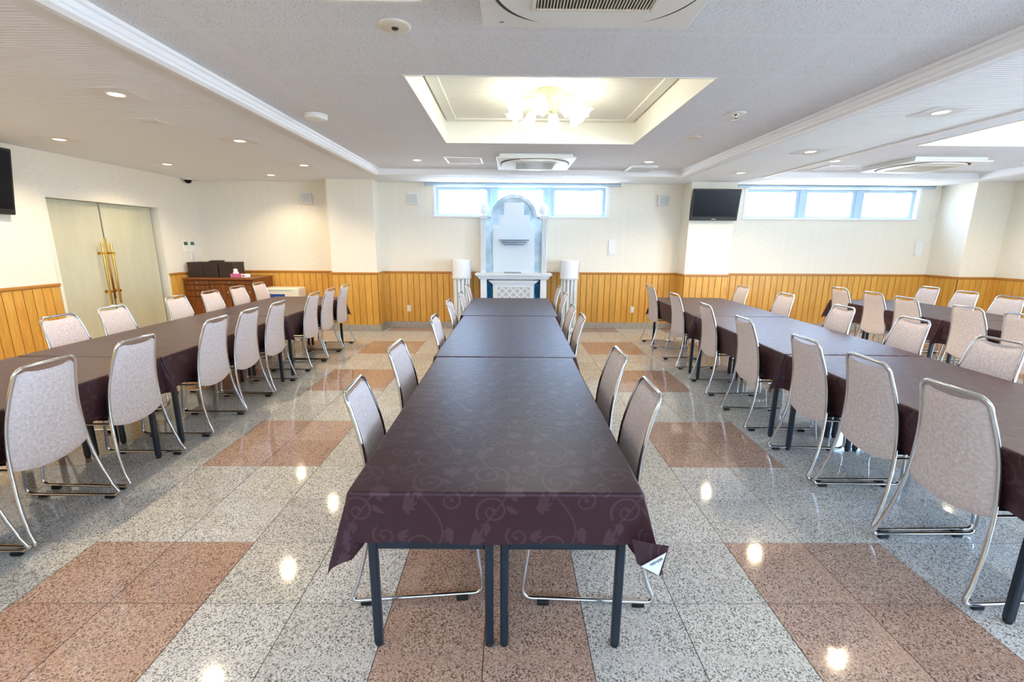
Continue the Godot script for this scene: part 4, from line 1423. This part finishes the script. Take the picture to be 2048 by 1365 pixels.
func build_wall_fittings() -> void:
	television(Vector3(3.30, 2.115, -7.615), 0.0, 0.765, 0.485, "black flat television tilted down on the pillar between the windows")
	television(Vector3(LEFT, 2.08, -4.44), PI / 2, 1.06, 0.66, "black flat television on the wall beside the double doors")
	for k in [[-3.42, "left of the wide pillar above the heater"], [-1.63, "between pillar and the fireplace window"], [2.605, "between the fireplace window and television pillar"]]:
		var t := thing("wall_speaker", "square pale grey wall speaker, %s" % String(k[1]).replace("left of", "beside"), "speaker", Vector3(k[0], 2.215, BACK), 0.0, "square speakers on the back wall")
		var b := Mb.new()
		b.box(Vector3(0, 0, 0.03), Vector3(0.185, 0.185, 0.06), 0.006)
		part(b, "housing", M["white_plastic"], t)
		b = Mb.new()
		b.box(Vector3(0.005, -0.002, 0.061), Vector3(0.155, 0.155, 0.006), 0.002)
		part(b, "grille_cloth", M["grey_plastic"], t)
	for k in [[1.78, "beside the fireplace window"], [7.12, "beneath the blind chain near the corner pillar"]]:
		var t := thing("wall_control", "white rectangular wall control panel %s" % k[1], "control panel", Vector3(k[0], 1.44, BACK), 0.0, "white control panels on the back wall")
		var b := Mb.new()
		b.box(Vector3(0, 0, 0.012), Vector3(0.125, 0.26, 0.024), 0.004)
		part(b, "plate", M["white_plastic"], t)
		b = Mb.new()
		b.box(Vector3(0.02, 0.02, 0.026), Vector3(0.05, 0.17, 0.006), 0.002)
		part(b, "cover", M["moulding_white"], t)
		b = Mb.new()
		b.box(Vector3(-0.04, -0.09, 0.026), Vector3(0.016, 0.03, 0.006), 0.002)
		part(b, "button", M["grey_plastic"], t)
	for k in [[-1.77, "door side of the fireplace"], [2.20, "beside the television-side table row"]]:
		var t := thing("wall_outlet", "cream power outlet on wood wainscot, %s" % k[1], "outlet", Vector3(k[0], 0.35, BACK + 0.013), 0.0, "power outlets on the back wainscot")
		var b := Mb.new()
		b.box(Vector3(0, 0, 0.004), Vector3(0.072, 0.118, 0.008), 0.003)
		part(b, "plate", M["beige_plastic"], t)
		b = Mb.new()
		b.box(Vector3(0, 0, 0.009), Vector3(0.028, 0.07, 0.006), 0.002)
		part(b, "socket", M["white_plastic"], t)
	for k in 2:
		var t := thing("intercom", "small white wall intercom with green screen, %s" % ["nearer the double doors", "nearer the room corner"][k], "intercom", Vector3(LEFT, 1.40, -7.54 - k * 0.155), PI / 2, "intercoms beside the doors")
		var b := Mb.new()
		b.box(Vector3(0, 0, 0.01), Vector3(0.11, 0.17, 0.02), 0.004)
		part(b, "plate", M["white_plastic"], t)
		b = Mb.new()
		b.box(Vector3(0, 0.053, 0.021), Vector3(0.085, 0.052, 0.003))
		part(b, "green_display", M["green_screen"], t)
	var t := thing("light_switch", "white light switch plate below the intercoms", "switch", Vector3(LEFT, 1.235, -7.69), PI / 2)
	var b := Mb.new()
	b.box(Vector3(0, 0, 0.005), Vector3(0.075, 0.12, 0.01), 0.003)
	part(b, "plate", M["white_plastic"], t)
	b = Mb.new()
	for y in [-0.03, 0.0, 0.03]: b.box(Vector3(0, y, 0.011), Vector3(0.03, 0.02, 0.006), 0.002)
	part(b, "rockers", M["grey_plastic"], t)
	# roller blinds rolled up above the windows
	for k in 2:
		var x0: float = [-1.46, 3.80][k]
		var x1: float = [1.88, 7.20][k]
		t = thing("roller_blind", "rolled-up white roller blind above the %s" % ["window behind the fireplace", "unobstructed window"][k], "blind", Vector3((x0 + x1) * 0.5, LOW, BACK), 0.0, "roller blinds above the windows")
		var L := x1 - x0
		b = Mb.new()
		b.tube([Vector3(-L * 0.5 + 0.02, -0.028, 0.045), Vector3(L * 0.5 - 0.02, -0.028, 0.045)], 0.017, 14)
		part(b, "roll", M["aluminium_white"], t)
		for s in [-1.0, 1.0]:
			b = Mb.new()
			b.box(Vector3(s * (L * 0.5 - 0.008), -0.024, 0.035), Vector3(0.016, 0.05, 0.07), 0.004)
			part(b, "bracket", M["white_plastic"], t)
		b = Mb.new()
		var cx := -L * 0.5 - 0.02 if k == 0 else L * 0.5 + 0.02
		b.tube(bent([Vector3(cx - 0.03, -0.02, 0.05), Vector3(cx - 0.03, -0.55, 0.03), Vector3(cx + 0.03, -0.55, 0.03), Vector3(cx + 0.03, -0.02, 0.05)], 0.03, 6), 0.003, 6)
		part(b, "pull_chain", M["white_plastic"], t)

# ---------------------------------------------------------------- the scene
func _ready() -> void:
	# camera: about a 16 mm lens, level with a standing eye, tipped 12 degrees down
	var cam := Camera3D.new()
	cam.name = "camera"
	add_child(cam)
	var f := 902.36
	cam.fov = rad_to_deg(2.0 * atan(682.5 / f))
	cam.near = 0.05; cam.far = 200.0
	var pitch := 0.21451221
	var yaw := 0.0076327
	var roll := 0.0067530
	var base := Basis(Vector3.UP, -yaw) * Basis(Vector3.RIGHT, -pitch) * Basis(Vector3.BACK, roll)
	cam.transform = Transform3D(base, Vector3(0, 1.5, 0))
	cam.current = true
	# overcast daylight
	var sky := ProceduralSkyMaterial.new()
	sky.sky_top_color = Color(0.68, 0.825, 1.0); sky.sky_horizon_color = Color(0.72, 0.85, 1.0)
	sky.ground_horizon_color = Color(0.72, 0.80, 0.88); sky.ground_bottom_color = Color(0.70, 0.74, 0.78)
	sky.energy_multiplier = 20.0
	var s := Sky.new()
	s.sky_material = sky
	var env := Environment.new()
	env.background_mode = Environment.BG_SKY
	env.sky = s
	env.tonemap_mode = Environment.TONE_MAPPER_LINEAR
	env.tonemap_exposure = 1.58
	env.sdfgi_enabled = true; env.ssao_enabled = true; env.ssil_enabled = true
	var we := WorldEnvironment.new()
	we.name = "world_environment"
	we.environment = env
	add_child(we)
	make_materials()
	build_floor()
	build_walls()
	build_ceiling()
	build_windows()
	plain_window("window_3", Transform3D(Basis(Vector3.UP, -PI / 2), Vector3(RIGHT, 0, (SIDE_WIN[0] + SIDE_WIN[1]) * 0.5)), SIDE_WIN[1] - SIDE_WIN[0], 6, 0.4)
	plain_window("window_4", Transform3D(Basis(Vector3.UP, PI), Vector3((FRONT_WIN[0] + FRONT_WIN[1]) * 0.5, 0, FRONT)), FRONT_WIN[1] - FRONT_WIN[0], 6, 1.95)
	build_door()
	build_downlights()
	for k in 2:
		chandelier(Vector3((TRAY[k][0] + TRAY[k][1]) * 0.5, TRAY_Y, (TRAY[k][2] + TRAY[k][3]) * 0.5), ["ivory chandelier with white tulip shades in the tray above the middle row", "ivory chandelier with white tulip shades above the row by the corner pillar"][k])
	build_rows()
	build_fireplace()
	build_cabinet()
	build_ceiling_fittings()
	build_wall_fittings()
